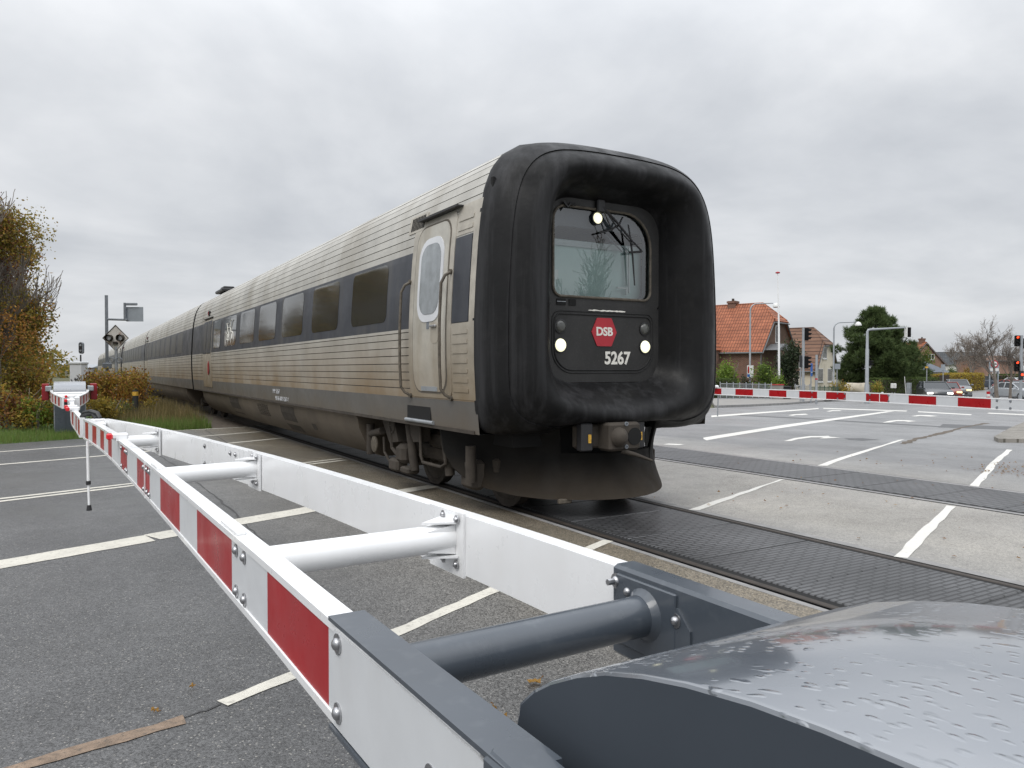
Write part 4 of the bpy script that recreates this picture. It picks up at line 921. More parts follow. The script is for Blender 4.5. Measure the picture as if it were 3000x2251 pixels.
# lamp, leg, tip joint
boom_lamp(pathx(FRONT, 5.9) - .01, 5.9, bar, 1.03, .58)
mb = MB(); mb.tube([(.128, 7.95, .86), (.131, 7.92, .47)], .013, 10, cap=False); mb.tube([(.131, 7.92, .48), (.134, 7.90, .26)], .010, 10); lg = mb.build('support_leg', M['boomwhite'], bar, 40)
mb = MB(); mb.tube([(.131, 7.92, .495), (.131, 7.92, .46)], .021, 12); mb.tube([(.134, 7.90, .275), (.135, 7.90, .225)], [.017, .024], 12); mb.build('leg_rubber', M['blackplastic'], lg, 40)
mb = MB(); mb.box((.215, 8.60, .985), (.17, .12, .08), 0, bev=.01); tj = mb.build('tip_bracket', M['boomwhite'], bar)
mb = MB(); mb.box((.245, 8.30, .935), (.09, .22, .15), 0, bev=.01); mb.build('junction_box', M['boomwhite'], tj)
mb = MB(); mb.box((.198, 8.30, .935), (.006, .19, .12)); mb.build('red_reflector', M['reflred'], tj)
mb = MB()
for z in (.98, .93): mb.tube([(.24, 8.18, z), (.245, 8.12, z - .005), (.265, 8.10, z - .05), (.27, 8.14, z - .10)], .014, 8)
mb.build('cable', M['cable'], tj, 40)
mb = MB(); mb.tube([(.10, 8.9, 1.03), (.12, 8.85, 1.075), (.17, 8.8, 1.09), (.23, 8.75, 1.07), (.25, 8.72, 1.02)], .026, 8); mb.tube([(.09, 8.86, 1.03), (.13, 8.82, 1.06), (.19, 8.78, 1.065), (.22, 8.72, 1.02)], .02, 8); mb.build('cable', M['cable'], tj, 40)
# ---- the barrier across the road: same kind, seen head-on
opp = thing('level_crossing_barrier', 'lowered red and white boom barrier whose grey cabinet stands on the grass across the road', 'barrier', (0, 21.4, 0), world=True)
MX = -.02
OF = [(MX - .40, 21.2), (MX - .385, 20.0), (MX - .33, 18.5), (MX - .24, 17.0), (MX - .12, 15.4)]; OB = [(MX + .40, 21.2), (MX + .385, 20.0), (MX + .33, 18.5), (MX + .24, 17.0), (MX + .12, 15.4)]
so_ = [(15.0, 1), (15.9, 2), (16.35, 1), (16.8, 2), (17.3, 1), (17.8, 2), (18.3, 1), (18.8, 2), (19.3, 1), (19.8, 2), (20.2, 1), (20.6, 2), (20.9, 1)]
beam('front_beam', OF, 1, opp, so_); beam('rear_beam', OB, -1, opp, so_)
for y, w in ((20.5, .36), (18.6, .29), (16.9, .2)): mb = MB(); mb.tube([(MX - w, y, .95), (MX + w, y, .95)], .045, 14); mb.build('cross_tube', M['boomwhite'], opp, 40)
mb = MB(); mb.box((MX + .06, 15.35, .93), (.20, .16, .21), 0, bev=.01); mb.build('joint_bracket', M['boomwhite'], opp)
mb = MB(); mb.box((MX - .06, 15.26, .93), (.05, .02, .17)); mb.build('joint_gap', M['black'], opp)
TIP = [(MX + .005, 15.3), (MX + .01, 13), (MX + .02, 11), (.04, 9.7), (.07, 8.75)]
beam('tip_beam', TIP, 1, opp, [(8, 2), (9.15, 1), (9.45, 2), (9.75, 1), (10.3, 2), (10.8, 1), (11.5, 2), (12.2, 1), (12.9, 2), (13.6, 1), (14.3, 2), (14.9, 1)], th=.05)
for y in (14.9, 13.0, 10.75, 10.2): boom_lamp(pathx(TIP, y) - .01, y, opp, 1.03, .62)
mb = MB()
for s in (-1, 1): mb.box((MX + s * .44, 21.35, 1.06), (.13, .7, .12), 0, bev=.01)
mb.build('arm_sleeve', M['zinc'], opp)
for s in (-1, 1):
    mb = MB(); mb.box((MX + s * .515, 21.7, .97), (.15, .5, .40), 0, bev=.012); cw = mb.build('counterweight', M['redbox'], opp)
    for z in (.87, 1.06): bolt((MX + s * .59, 21.5, z), (s, 0, 0), cw, .02)
HP2 = [(20.93, .04), (20.93, .98), (20.96, 1.05), (21.02, 1.12), (21.1, 1.17), (21.25, 1.21), (21.5, 1.225), (21.75, 1.21), (21.95, 1.15), (22.1, 1.03), (22.12, .04)]
mb = MB(); mb.prism([(MX - .335, y, z) for y, z in HP2], (.67, 0, 0)); hd = mb.build('hood', M['wethood'], opp, 35)
mb = MB(); mb.box((MX - .005, 21.2, .5), (.62, .66, 1.0), 0, bev=.01); mb.box((MX - .10, 20.865, .45), (.012, .012, .88)); mb.build('cabinet', M['boomgrey'], opp)
# ---- the barrier on the far side of the tracks
RP = [(12.9, 4.4), (13.35, 5.7), (13.55, 6.6), (14.08, 8.2), (14.60, 10.0), (14.88, 11.8), (15.02, 13.2), (15.08, 14.5), (15.02, 16.0), (14.9, 18.0)]
rbar = thing('level_crossing_barrier', 'lowered red and white boom closing the road beyond the train, at the right', 'barrier', (13.2, 4.8, 0), world=True)
sr = [(4, 1), (6.2, 1), (6.97, 2), (7.66, 1), (8.15, 2), (8.82, 1), (9.34, 2), (9.96, 1), (10.52, 2), (11.09, 1), (11.35, 2), (11.9, 1), (12.31, 2), (12.88, 1), (13.43, 2), (14.05, 1), (14.55, 2), (15.15, 1), (15.6, 2), (16.1, 1), (16.6, 2), (17.2, 1)]
beam('boom', RP, -1, rbar, sr, th=.07)
for y in (9.34, 9.85, 10.55, 10.75, 6.85, 6.6, 11.5):
    for z in (.99, .87):
        bolt((pathx(RP, y) + .001, y, z), (-1, .25, 0), rbar, .013, mt='galvdark')
for y in (9.58, 11.09):
    mb = MB(); mb.box((pathx(RP, y) - .001, y, .93), (.01, .012, .2)); mb.build('beam_joint', M['boomwhite'], rbar)
mb = MB(); mb.box((15.05, 14.8, 1.06), (.14, .26, .07), 0, bev=.03); mb.build('boom_lamp', M['boomwhite'], rbar, 40)
mb = MB(); mb.tube([(15.12, 14.7, .84), (15.12, 14.72, .25)], .016, 8); mb.build('support_leg', M['zinc'], rbar)
# ------------------------------------------------------------------ vegetation helpers
NPR = np.random.RandomState(7)
def leaves(name, blobs, n, size, mt, parent=None, seed=1, shell=.55, flat=0.0, aspect=.6, droop=0.0, tuft=None, jit=.16):
    """leaf-sized faces through a set of ellipsoids (x, y, z, rx, ry, rz, weight)"""
    r = np.random.RandomState(seed); B = np.array([b[:6] for b in blobs], float); w = np.array([b[6] if len(b) > 6 else b[3] * b[4] * b[5] for b in blobs], float) ** .75; w /= w.sum()
    idx = r.choice(len(B), n, p=w); d = r.normal(size=(n, 3)); d /= np.linalg.norm(d, axis=1)[:, None]
    rad = shell + (1 - shell) * r.rand(n) ** .6; rad *= (1 + jit * r.normal(size=n)); c = B[idx, :3] + d * B[idx, 3:6] * rad[:, None]
    c[:, 2] = np.maximum(c[:, 2], .03 + np.min(B[:, 2] - B[:, 5]).clip(-2, 0))
    s = size * (.6 + .8 * r.rand(n)); a = r.normal(size=(n, 3)); a += d * .5; a[:, 2] -= droop; a /= np.linalg.norm(a, axis=1)[:, None]
    b = np.cross(a, r.normal(size=(n, 3))); b /= np.linalg.norm(b, axis=1)[:, None]
    if tuft:                                                  # needle tufts: several thin blades from one point, pointing outward
        k = tuft; a = np.repeat(d, k, 0) * .8 + r.normal(size=(n * k, 3)) * .55; a[:, 2] += .45; a /= np.linalg.norm(a, axis=1)[:, None]
        c = np.repeat(c, k, 0); s = np.repeat(s, k); b = np.cross(a, r.normal(size=(n * k, 3))); b /= np.linalg.norm(b, axis=1)[:, None]; n = n * k
        V = np.stack([c - b * (s * aspect * .5)[:, None], c + b * (s * aspect * .5)[:, None], c + a * s[:, None]], 1).reshape(-1, 3)
        F = np.arange(n * 3).reshape(-1, 3)
    else:
        sa = s[:, None]; V = np.stack([c - a * sa * .5, c + b * sa * aspect * .5, c + a * sa * .5, c - b * sa * aspect * .5], 1).reshape(-1, 3); F = np.arange(n * 4).reshape(-1, 4)
    me = bpy.data.meshes.new(name); me.from_pydata(V.tolist(), [], F.tolist()); me.materials.append(mt); me.update()
    o = bpy.data.objects.new(name, me); COL.objects.link(o)
    if parent is not None:
        o.parent = parent
        if parent.name in WORLDLOC: o.location = -WORLDLOC[parent.name]
    return o
def branches(name, base, h, r0, mt, parent=None, seed=1, levels=4, spread=.6, first=.35, kids=(3, 5), up=.25, mb=None, n=5, lean=(0, 0), shrink=.62, rmin=.009, stiff=1.0):
    rnd = random.Random(seed); own = mb is None; mb = mb or MB(); tips = []
    def grow(p, d, L_, r, lv):
        k = 4; pts = [p]; rs = [r]; q = p
        for i in range(k):
            sg = .12 * (stiff if lv == 0 else 1); d = (d + Vector((rnd.gauss(0, sg), rnd.gauss(0, sg), rnd.gauss(0, .08) + up * .12))).normalized(); q = q + d * L_ / k; pts.append(q); rs.append(max(r * (1 - .55 * (i + 1) / k), rmin))
        mb.tube(pts, rs, n if lv == 0 else (4 if lv == 1 else 3), cap=False)
        if lv >= levels: tips.append(q); return
        m = rnd.randint(*kids)
        for j in range(m):
            t = rnd.uniform(first if lv == 0 else .25, 1.0); i = min(int(t * k), k - 1); b = pts[i].lerp(pts[i + 1], t * k - i)
            az = rnd.uniform(0, 6.283); u = d.orthogonal().normalized(); w = d.cross(u)
            nd = (d + (u * math.cos(az) + w * math.sin(az)) * rnd.uniform(spread * .7, spread * 1.5) + Vector((0, 0, up))).normalized()
            grow(b, nd, L_ * shrink * rnd.uniform(.75, 1.15), rs[i] * .55, lv + 1)
        grow(q, (d + Vector((rnd.gauss(0, .2), rnd.gauss(0, .2), .1))).normalized(), L_ * shrink, rs[-1], lv + 1)
    grow(Vector(base), Vector((lean[0], lean[1], 1)).normalized(), h * .42, r0, 0)
    if own: return mb.build(name, mt, parent, None, fix=False)
    return tips
def leafmat(name, cols, rough=.6):
    m = mat(name, cols[0], rough, isl=cols, spec=.25); t = m.node_tree; b = t.nodes['Principled BSDF']
    tl = t.nodes.new('ShaderNodeBsdfTranslucent'); ms = t.nodes.new('ShaderNodeMixShader'); ms.inputs[0].default_value = .38
    lk = b.inputs['Base Color'].links[0].from_socket; t.links.new(lk, tl.inputs[0]); t.links.new(b.outputs[0], ms.inputs[1]); t.links.new(tl.outputs[0], ms.inputs[2]); t.links.new(ms.outputs[0], t.nodes['Material Output'].inputs[0]); return m
M['olive'] = leafmat('olive_autumn_leaves', [(.228, .204, .042), (.102, .102, .026), (.242, .196, .037), (.158, .149, .037), (.372, .242, .041), (.131, .094, .034)])
M['orange'] = leafmat('rusty_autumn_leaves', [(.234, .090, .029), (.432, .208, .040), (.180, .100, .040), (.540, .306, .054), (.154, .064, .032), (.306, .154, .046)])
M['yellowleaf'] = leafmat('yellow_autumn_leaves', [(.375, .263, .037), (.250, .200, .037), (.475, .338, .062), (.150, .138, .037), (.300, .163, .037)])
M['redleaf'] = leafmat('dark_red_leaves', [(.120, .045, .032), (.192, .080, .040), (.096, .056, .032)])
M['greenleaf'] = leafmat('bright_green_leaves', [(.112, .188, .027), (.200, .300, .044), (.088, .138, .025), (.263, .338, .062)])
M['darkgreen'] = leafmat('dark_evergreen_leaves', [(.022, .035, .020), (.037, .056, .025), (.056, .075, .037), (.025, .027, .018)])
M['greenfence'] = mat('green_mesh', (.05, .10, .07), .6)
M['needle'] = leafmat('pine_needles', [(.055, .088, .034), (.10, .145, .05), (.07, .105, .04), (.13, .17, .06), (.04, .062, .028)], .7)
M['hedgegreen'] = leafmat('clipped_hedge_leaves', [(.055, .091, .026), (.091, .137, .036), (.109, .155, .040), (.064, .073, .033)])
M['hedgegold'] = leafmat('golden_hedge_leaves', [(.351, .263, .039), (.491, .369, .053), (.263, .211, .053), (.298, .158, .053)])
M['twig'] = mat('grey_brown_twigs', (.165, .14, .118), .9, 0, .25, 4)
M['bark'] = mat('rough_bark', (.085, .07, .055), .95, 0, .3, 8, bump=.6, bs=20)
M['barkdark'] = mat('dark_bark', (.045, .036, .028), .95, 0, .3, 8)
M['dryblade'] = leafmat('dry_grass_blades', [(.216, .162, .074), (.297, .230, .108), (.135, .121, .047), (.176, .135, .068)])
M['greenblade'] = leafmat('green_grass_blades', [(.10, .18, .035), (.15, .235, .05), (.19, .25, .075), (.16, .17, .06)])
def blades(name, n, region, hmin, hmax, w, mt, seed, kind='stuff'):
    r = np.random.RandomState(seed); P_ = []
    while len(P_) < n:
        x, y = region(r)
        P_.append((x, y))
    P_ = np.array(P_); h = hmin + (hmax - hmin) * r.rand(n) ** 1.5; az = r.rand(n) * 6.283; bend = r.rand(n) * .55 * h
    dx, dy = np.cos(az), np.sin(az); b0 = np.stack([P_[:, 0] - dy * w / 2, P_[:, 1] + dx * w / 2, np.full(n, -.02)], 1); b1 = np.stack([P_[:, 0] + dy * w / 2, P_[:, 1] - dx * w / 2, np.full(n, -.02)], 1)
    t = np.stack([P_[:, 0] + dx * bend, P_[:, 1] + dy * bend, h], 1); V = np.stack([b0, b1, t], 1).reshape(-1, 3)
    me = bpy.data.meshes.new(name); me.from_pydata(V.tolist(), [], np.arange(3 * n).reshape(-1, 3).tolist()); me.materials.append(mt); me.update()
    o = bpy.data.objects.new(name, me); COL.objects.link(o); o['kind'] = kind; return o
def edge_y(x): return float(np.interp(x, [-60, -1.26, .3, 1.6, 3.2], [-2.55, 18.5, 19.05, 20.0, 20.65]))
def reg_verge(r):
    while True:
        x = r.uniform(-7, 3.1); y = edge_y(x) + abs(r.normal()) * 2.2 + .03
        if y < 28 and not (-.34 < x < .32 and 20.85 < y < 22.1): return x, y
blades('verge_grass', 26000, reg_verge, .05, .16, .012, M['greenblade'], 3)
def reg_dry(r):
    while True:
        x = r.uniform(.7, 3.15); y = r.uniform(21.6, 60) if r.rand() < .6 else r.uniform(21.3, 32)
        if y > 20.5 + (3.0 - x) * .7: return x, y
blades('dry_grass', 17000, reg_dry, .18, .62, .018, M['dryblade'], 4)
def reg_mix(r):
    while True:
        x = r.uniform(.6, 3.15); y = edge_y(x) + .1 + abs(r.normal()) * 1.6
        if y < 27 : return x, y
blades('tall_grass', 7000, reg_mix, .10, .34, .013, M['greenblade'], 14)
# ---- the autumn thicket along the line, left
def thicket(i, x, y, h, rx, lab, mats, seed, bare=.3, n=9000, size=.13, gr='trees and bushes along the left of the line'):
    t = thing('autumn_tree', lab, 'tree', (x, y, 0), world=True, group=gr); rnd = random.Random(seed); blobs = []
    hl = h * (1 - bare)
    for k in range(26):
        z = rnd.uniform(.4, hl); a = rnd.uniform(0, 6.283); rr = rx * (.75 if z < hl * .7 else .55) * rnd.uniform(.35, 1); b = rnd.uniform(.5, .95)
        blobs.append((x + rr * math.cos(a), y + rr * math.sin(a) * 1.1, z, b, b, b * .95))
    mb = MB(); tips = []
    for s in range(9 if i == 0 else 6 if i < 4 else 3):
        a = rnd.uniform(0, 6.283); branches('', (x + .5 * math.cos(a), y + .5 * math.sin(a), 0), h * rnd.uniform(.75, 1.0) * .86, .07, None, seed=seed * 7 + s, levels=4, spread=.36, kids=(3, 4), up=.45, mb=mb, lean=(rnd.uniform(-.3, .12), rnd.uniform(-.2, .2)))
    mb.build('branches', M['twig'], t, fix=False)
    per = n // len(mats)
    for q, mt in enumerate(mats): leaves('foliage', [b for j, b in enumerate(blobs) if j % len(mats) == q or j % 5 == 0], per, size, M[mt], t, seed + q, shell=.25)
    return t
thicket(0, -2.0, 25.4, 8.2, 1.75, 'tall autumn tree at the left edge, bare grey twigs on top and rusty leaves below', ['olive', 'orange', 'olive', 'yellowleaf', 'olive', 'redleaf'], 11, .34, 34000, .075)
thicket(1, -2.25, 29.5, 7.8, 1.9, 'rust and olive autumn tree just behind the leftmost tree, beside the line', ['olive', 'orange', 'yellowleaf', 'olive'], 23, .28, 20000, .10)
thicket(2, -2.4, 34.5, 7.4, 2.0, 'orange brown autumn tree, third from the crossing along the line', ['orange', 'yellowleaf', 'olive'], 31, .5, 13000, .12)
thicket(3, -2.8, 41, 7.0, 2.1, 'autumn tree in the middle of the row beside the line, partly hidden', ['olive', 'orange'], 43, .5, 10000, .14)
thicket(4, -3.4, 50, 7.0, 2.3, 'far autumn tree at the end of the row beside the line', ['orange', 'olive'], 57, .45, 8000, .17)
thicket(7, -3.6, 63, 7.2, 2.4, 'autumn tree beyond the far end of the row, hidden behind the others', ['olive', 'orange'], 71, .1, 3000, .3)
thicket(8, -3.7, 79, 7.4, 2.6, 'last autumn tree far down the line, hidden behind the others', ['olive', 'yellowleaf'], 73, .1, 3000, .32)
thicket(5, -6.5, 24.0, 7.8, 2.2, 'autumn tree left of the picture, first of the row at the road', ['olive', 'orange'], 61, .2, 6000, .2)
thicket(6, -9.5, 21.0, 7.6, 2.4, 'autumn tree at the road well left of the picture', ['orange', 'olive'], 67, .2, 5000, .22)
def bush(lab, x, y, rx, ry, h, mats, n, size, seed, name='bush', z0=0.0, grp=None, stems=True):
    t = thing(name, lab, 'bush', (x, y, z0), world=True, group=grp); rnd = random.Random(seed); blobs = []
    for k in range(10):
        a = rnd.uniform(0, 6.283); q = rnd.uniform(0, .7); b = rnd.uniform(.28, .45)
        zz = rnd.uniform(.25, .78) * h; blobs.append((x + rx * q * math.cos(a), y + ry * q * math.sin(a), z0 + zz, rx * b * 1.2, ry * b * 1.2, h * b * .75))
    for q, mt in enumerate(mats): leaves('foliage', blobs if len(mats) == 1 else [b for j, b in enumerate(blobs) if j % len(mats) == q or j % 3 == 0], n // len(mats), size, M[mt], t, seed + q, shell=.3, jit=.3)
    if stems:
        mb = MB()
        for s in range(5):
            a = rnd.uniform(0, 6.283); mb.tube([(x + .15 * math.cos(a), y + .15 * math.sin(a), z0), (x + rx * .45 * math.cos(a), y + ry * .45 * math.sin(a), z0 + h * .55), (x + rx * .7 * math.cos(a + .3), y + ry * .7 * math.sin(a + .3), z0 + h * .9)], [.02, .013, .006], 5)
        mb.build('stem', M['twig'], t)
    return t
G_ = 'bushes on the verge by the far cabinet'
bush('rusty brown bush at the left behind the cabinet, under the trees', -1.35, 23.0, 1.2, .9, 1.15, ['orange', 'olive', 'redleaf'], 2600, .09, 1, grp=G_)
bush('low yellow green bush immediately left of the grey cabinet', -.75, 22.4, .55, .5, .8, ['yellowleaf', 'greenleaf'], 1500, .075, 2, grp=G_)
bush('yellow bush immediately right of the grey cabinet', .75, 22.5, .6, .6, .85, ['yellowleaf', 'yellowleaf', 'olive'], 2400, .07, 3, grp=G_)
bush('orange bush in front of the diamond sign', .85, 26.2, 1.0, .9, 1.5, ['orange', 'yellowleaf'], 3400, .085, 4, grp=G_)
bush('golden bush between the diamond sign and the train', 1.85, 27.6, .8, .8, 1.45, ['yellowleaf', 'orange'], 2600, .085, 5, grp=G_)
bush('small grey green bush behind the yellow bush', 1.1, 24.2, .5, .5, .75, ['hedgegreen', 'olive'], 1200, .07, 6, grp=G_)
bush('brown bush behind the cabinet, at the foot of the trees', -.35, 25.0, .8, .8, .85, ['redleaf', 'orange', 'olive'], 2200, .085, 7, grp=G_)
bush('dark red sapling bush in front of the white hut', .55, 30.5, .45, .5, 1.45, ['redleaf', 'orange'], 1800, .09, 8, grp=G_)
bush('dry brown bush further along beside the train', 2.2, 34, .8, 1.2, 1.0, ['orange', 'redleaf'], 1600, .10, 9, grp=G_)
bush('low yellow weed beside the black bollard', 2.1, 25.6, .35, .35, .6, ['yellowleaf', 'olive'], 700, .06, 10, grp=G_)
# ---- signs and posts by the line
def zpole(n, p, h, r, mt='galvdark', n_=12, parent=None, sm=40):
    mb = MB(); mb.tube([(p[0], p[1], p[2]), (p[0], p[1], p[2] + h)], r, n_); return mb.build(n, M[mt], parent, sm)
p = spot(314, 27); t = thing('sign_mast', 'tall grey mast with a side arm holding the back of a square sign', 'sign', p, world=True)
zt = hgt(866, 27); zpole('pole', p, zt, .055, parent=t)
mb = MB(); za = hgt(936, 27); d = RH
mb.tube([p + Vector((0, 0, za)), p + d * .75 + Vector((0, 0, za - .02))], .04, 10); mb.tube([p + d * .66 + Vector((0, 0, za)), p + d * .66 + Vector((0, 0, hgt(888, 27)))], .045, 10); mb.build('arm', M['galvdark'], t, 40)
mb = MB(); c = p + d * .98 + FH * .07 + Vector((0, 0, hgt(921, 27))); mb.box(c, (.60, .03, .52), 0, rz=-HEAD); mb.build('sign_plate', M['signback'], t)
mb = MB(); mb.box(p + d * .90 + Vector((0, 0, hgt(892, 27))), (.42, .06, .09), 0, rz=-HEAD, bev=.015); mb.build('sign_lamp', M['galvdark'], t)
mb = MB(); mb.box(p + Vector((0, 0, hgt(1072, 27))), (.26, .2, .2), 0, rz=-HEAD, bev=.02); mb.build('clamp_box', M['galvdark'], t)
p = spot(341, 25); t = thing('warning_sign', 'rusty white diamond sign with two round lamps beside the train', 'sign', p, world=True)
zc_ = hgt(991, 25); zpole('pole', p, zc_ - .3, .05, 'zinc', parent=t)
MT = Matrix.Rotation(-HEAD, 4, 'Z')
def face(pts, c, dy=0.0): return [Vector(c) + MT @ Vector((a, dy, b)) for a, b in pts]
mb = MB(); s = .43; mb.prism(face([(0, s), (-s, 0), (0, -s), (s, 0)], p + Vector((0, 0, zc_))), MT @ Vector((0, -.02, 0))); dm = mb.build('diamond_plate', M['rust'], t)
mb = MB(); so_l = face([(0, s), (-s, 0), (0, -s), (s, 0)], p + Vector((0, 0, zc_)), -.03); mb.tube(so_l + [so_l[0]], .012, 6); mb.build('plate_rim', M['under'], dm)
for a in (-.19, .19):
    mb = MB(); c = face([(a, 0)], p + Vector((0, 0, zc_)), -.02)[0]; mb.lathe(c, [(.115, 0), (.115, .16), (.105, .16), (.10, .02)], 20, axis=MT @ Vector((0, -1, 0))); hh = mb.build('lamp_hood', M['under'], t, 40)
    mb = MB(); mb.lathe(c, [(.10, .02), (.09, .05), (.05, .075), (.001, .08)], 20, axis=MT @ Vector((0, -1, 0))); mb.build('lamp_lens', M['reflwhite'], hh, 40)
mb = MB(); mb.box(face([(0, -.17)], p + Vector((0, 0, zc_)), -.05)[0], (.13, .06, .09), 0, rz=-HEAD); mb.build('terminal_box', M['railrust'], t)
mb = MB(); c = p + Vector((0, 0, hgt(1055, 25)))
for a in (-.13, .13): mb.tube([face([(a + .09 * math.cos(k), .08 * math.sin(k))], c, -.06)[0] for k in np.linspace(0, 6.283, 13)], .016, 6)
mb.build('bell_pair', M['galvdark'], t)
p = spot(237, 36); t = thing('railway_signal', 'small black railway signal head standing above the white hut', 'signal', p, world=True)
zpole('pole', p, hgt(1040, 36), .035, 'blackplastic', parent=t)
mb = MB(); mb.prism(face(rrect(-.10, .10, -.28, .28, .1, 5), p + Vector((0, 0, hgt(1020, 36)))), MT @ Vector((0, .14, 0))); hd_ = mb.build('signal_head', M['galvdark'], t)
mb = MB(); mb.prism(face(rrect(-.07, .07, -.24, .24, .07, 5), p + Vector((0, 0, hgt(1020, 36))), -.008), MT @ Vector((0, .006, 0))); mb.build('signal_face', M['blackplastic'], hd_)
for z in (.13, -.13):
    mb = MB(); mb.lathe(face([(0, z)], p + Vector((0, 0, hgt(1020, 36))), -.008)[0], [(.05, 0), (.045, .02)], 14, axis=MT @ Vector((0, -1, 0))); mb.build('signal_lens', M['dirtyglass'], hd_)
p = spot(231, 33); t = thing('relay_hut', 'small white hut with a rounded lid and black graffiti beside the line', 'hut', p, world=True)
zh_ = hgt(1060, 33); mb = MB(); mb.box(p + Vector((0, 0, (zh_ - .12) / 2)), (.50, .5, zh_ - .12), 0, rz=-HEAD); wl = mb.build('wall', M['whiteframe'], t)
mb = MB(); mb.box(p + Vector((0, 0, zh_ - .06)), (.58, .58, .12), 0, rz=-HEAD, bev=.05); mb.build('lid', M['reflwhite'], t)
mb = MB(); rnd = random.Random(3); c = p + Vector((0, 0, 0))
for k in range(5):
    q = [(rnd.uniform(-.2, .2), rnd.uniform(.55, 1.2)) for _ in range(4)]; mb.tube(face(q, c, -.255), .02, 5)
mb.build('graffiti', M['blackplastic'], wl)
p = spot(396, 22.5); t = thing('bollard', 'black bollard with a yellow band in the dry grass beside the train', 'bollard', (p.x, p.y, 0), world=True)
zt = hgt(1143, 22.5); mb = MB(); mb.lathe((p.x, p.y, 0), [(.085, 0), (.085, zt - .03), (.075, zt)], 18); mb.build('post', M['rubberdull'], t, 40)
mb = MB(); mb.lathe((p.x, p.y, zt - .17), [(.087, 0), (.087, .12)], 18); mb.build('yellow_band', M['yellow'], t, 40)
# far roofs at the end of the line
for px, py, w, dd, lab in ((195, 1058, 34, 210, 'far grey farm shed at the left end of the horizon'), (265, 1068, 60, 190, 'far pale shed with a low grey roof beside the train end')):
    p = spot(px, dd); t = thing('shed', lab, 'shed', (p.x, p.y, 0), -HEAD); wd = w * dd / FPX; hh = hgt(py, dd)
    mb = MB(); mb.box((0, 0, hh * .35), (wd, 8, hh * .7)); mb.build('wall', M['paving'], t)
    mb = MB(); mb.prism([(-wd / 2 - .3, -4.3, hh * .7), (-wd / 2 - .3, 4.3, hh * .7), (-wd / 2 - .3, 0, hh)], (wd + .6, 0, 0)); mb.build('roof', M['zinc'], t)
fw = MB()
leaves('far_wood', [(-9 - 6 * math.sin(k), 130 + 9 * k, 2.0, 5, 5, 2.6 + (k * 7 % 3) * .6) for k in range(9)], 3500, .8, M['olive'], None, 77)['kind'] = 'stuff'
# ------------------------------------------------------------------ houses beyond the crossing
M['brickred'] = brickmat('dark_red_brick', (.20, .088, .058), (.135, .062, .046), (.24, .20, .165), 1, .24, .08, .012, .85, .4, plane='wall', spec=.25)
M['brickbrown'] = brickmat('brown_gable_brick', (.155, .085, .055), (.115, .068, .048), (.15, .12, .095), 1, .24, .08, .012, .85, .4, plane='wall', spec=.25)
M['brickpink'] = brickmat('pinkish_brick', (.30, .165, .115), (.25, .135, .095), (.30, .24, .19), 1, .24, .08, .012, .85, .4, plane='wall', spec=.25)
M['tileorange'] = brickmat('orange_roof_tiles', (.37, .135, .070), (.30, .105, .055), (.14, .05, .028), 1, .24, .30, .022, .7, 1.0, plane='roof', off=.0, spec=.3)
M['tilebrown'] = brickmat('brown_roof_tiles', (.19, .105, .068), (.165, .092, .06), (.06, .033, .024), 1, 6.0, .36, .04, .7, 1.0, plane='roof', off=0.0, spec=.3)
M['tilegrey'] = brickmat('grey_roof_slates', (.085, .092, .095), (.07, .076, .08), (.035, .037, .04), 1, .4, .3, .03, .75, .8, plane='roof', spec=.3)
M['slateblue'] = mat('blue_grey_roof', (.11, .125, .15), .7, 0, .1, 3)
M['render'] = mat('cracked_cream_render', (.70, .64, .52), .85, 0, .06, 1.2, fine=(1.7, (.33, .30, .25), .5))
M['renderwhite'] = mat('white_render', (.66, .65, .61), .8, 0, .04, 2)
M['gutter'] = mat('grey_gutter', (.16, .165, .17), .5, .2, .1, 5)
M['winframe'] = mat('white_window_frame', (.70, .70, .68), .5, 0, .03, 5)
M['curtainglass'] = mat('house_window_glass', (.02, .022, .024), .15, 0, .2, 2, spec=.35)
M['brownwood'] = mat('brown_door_wood', (.085, .035, .022), .55, 0, .15, 6)
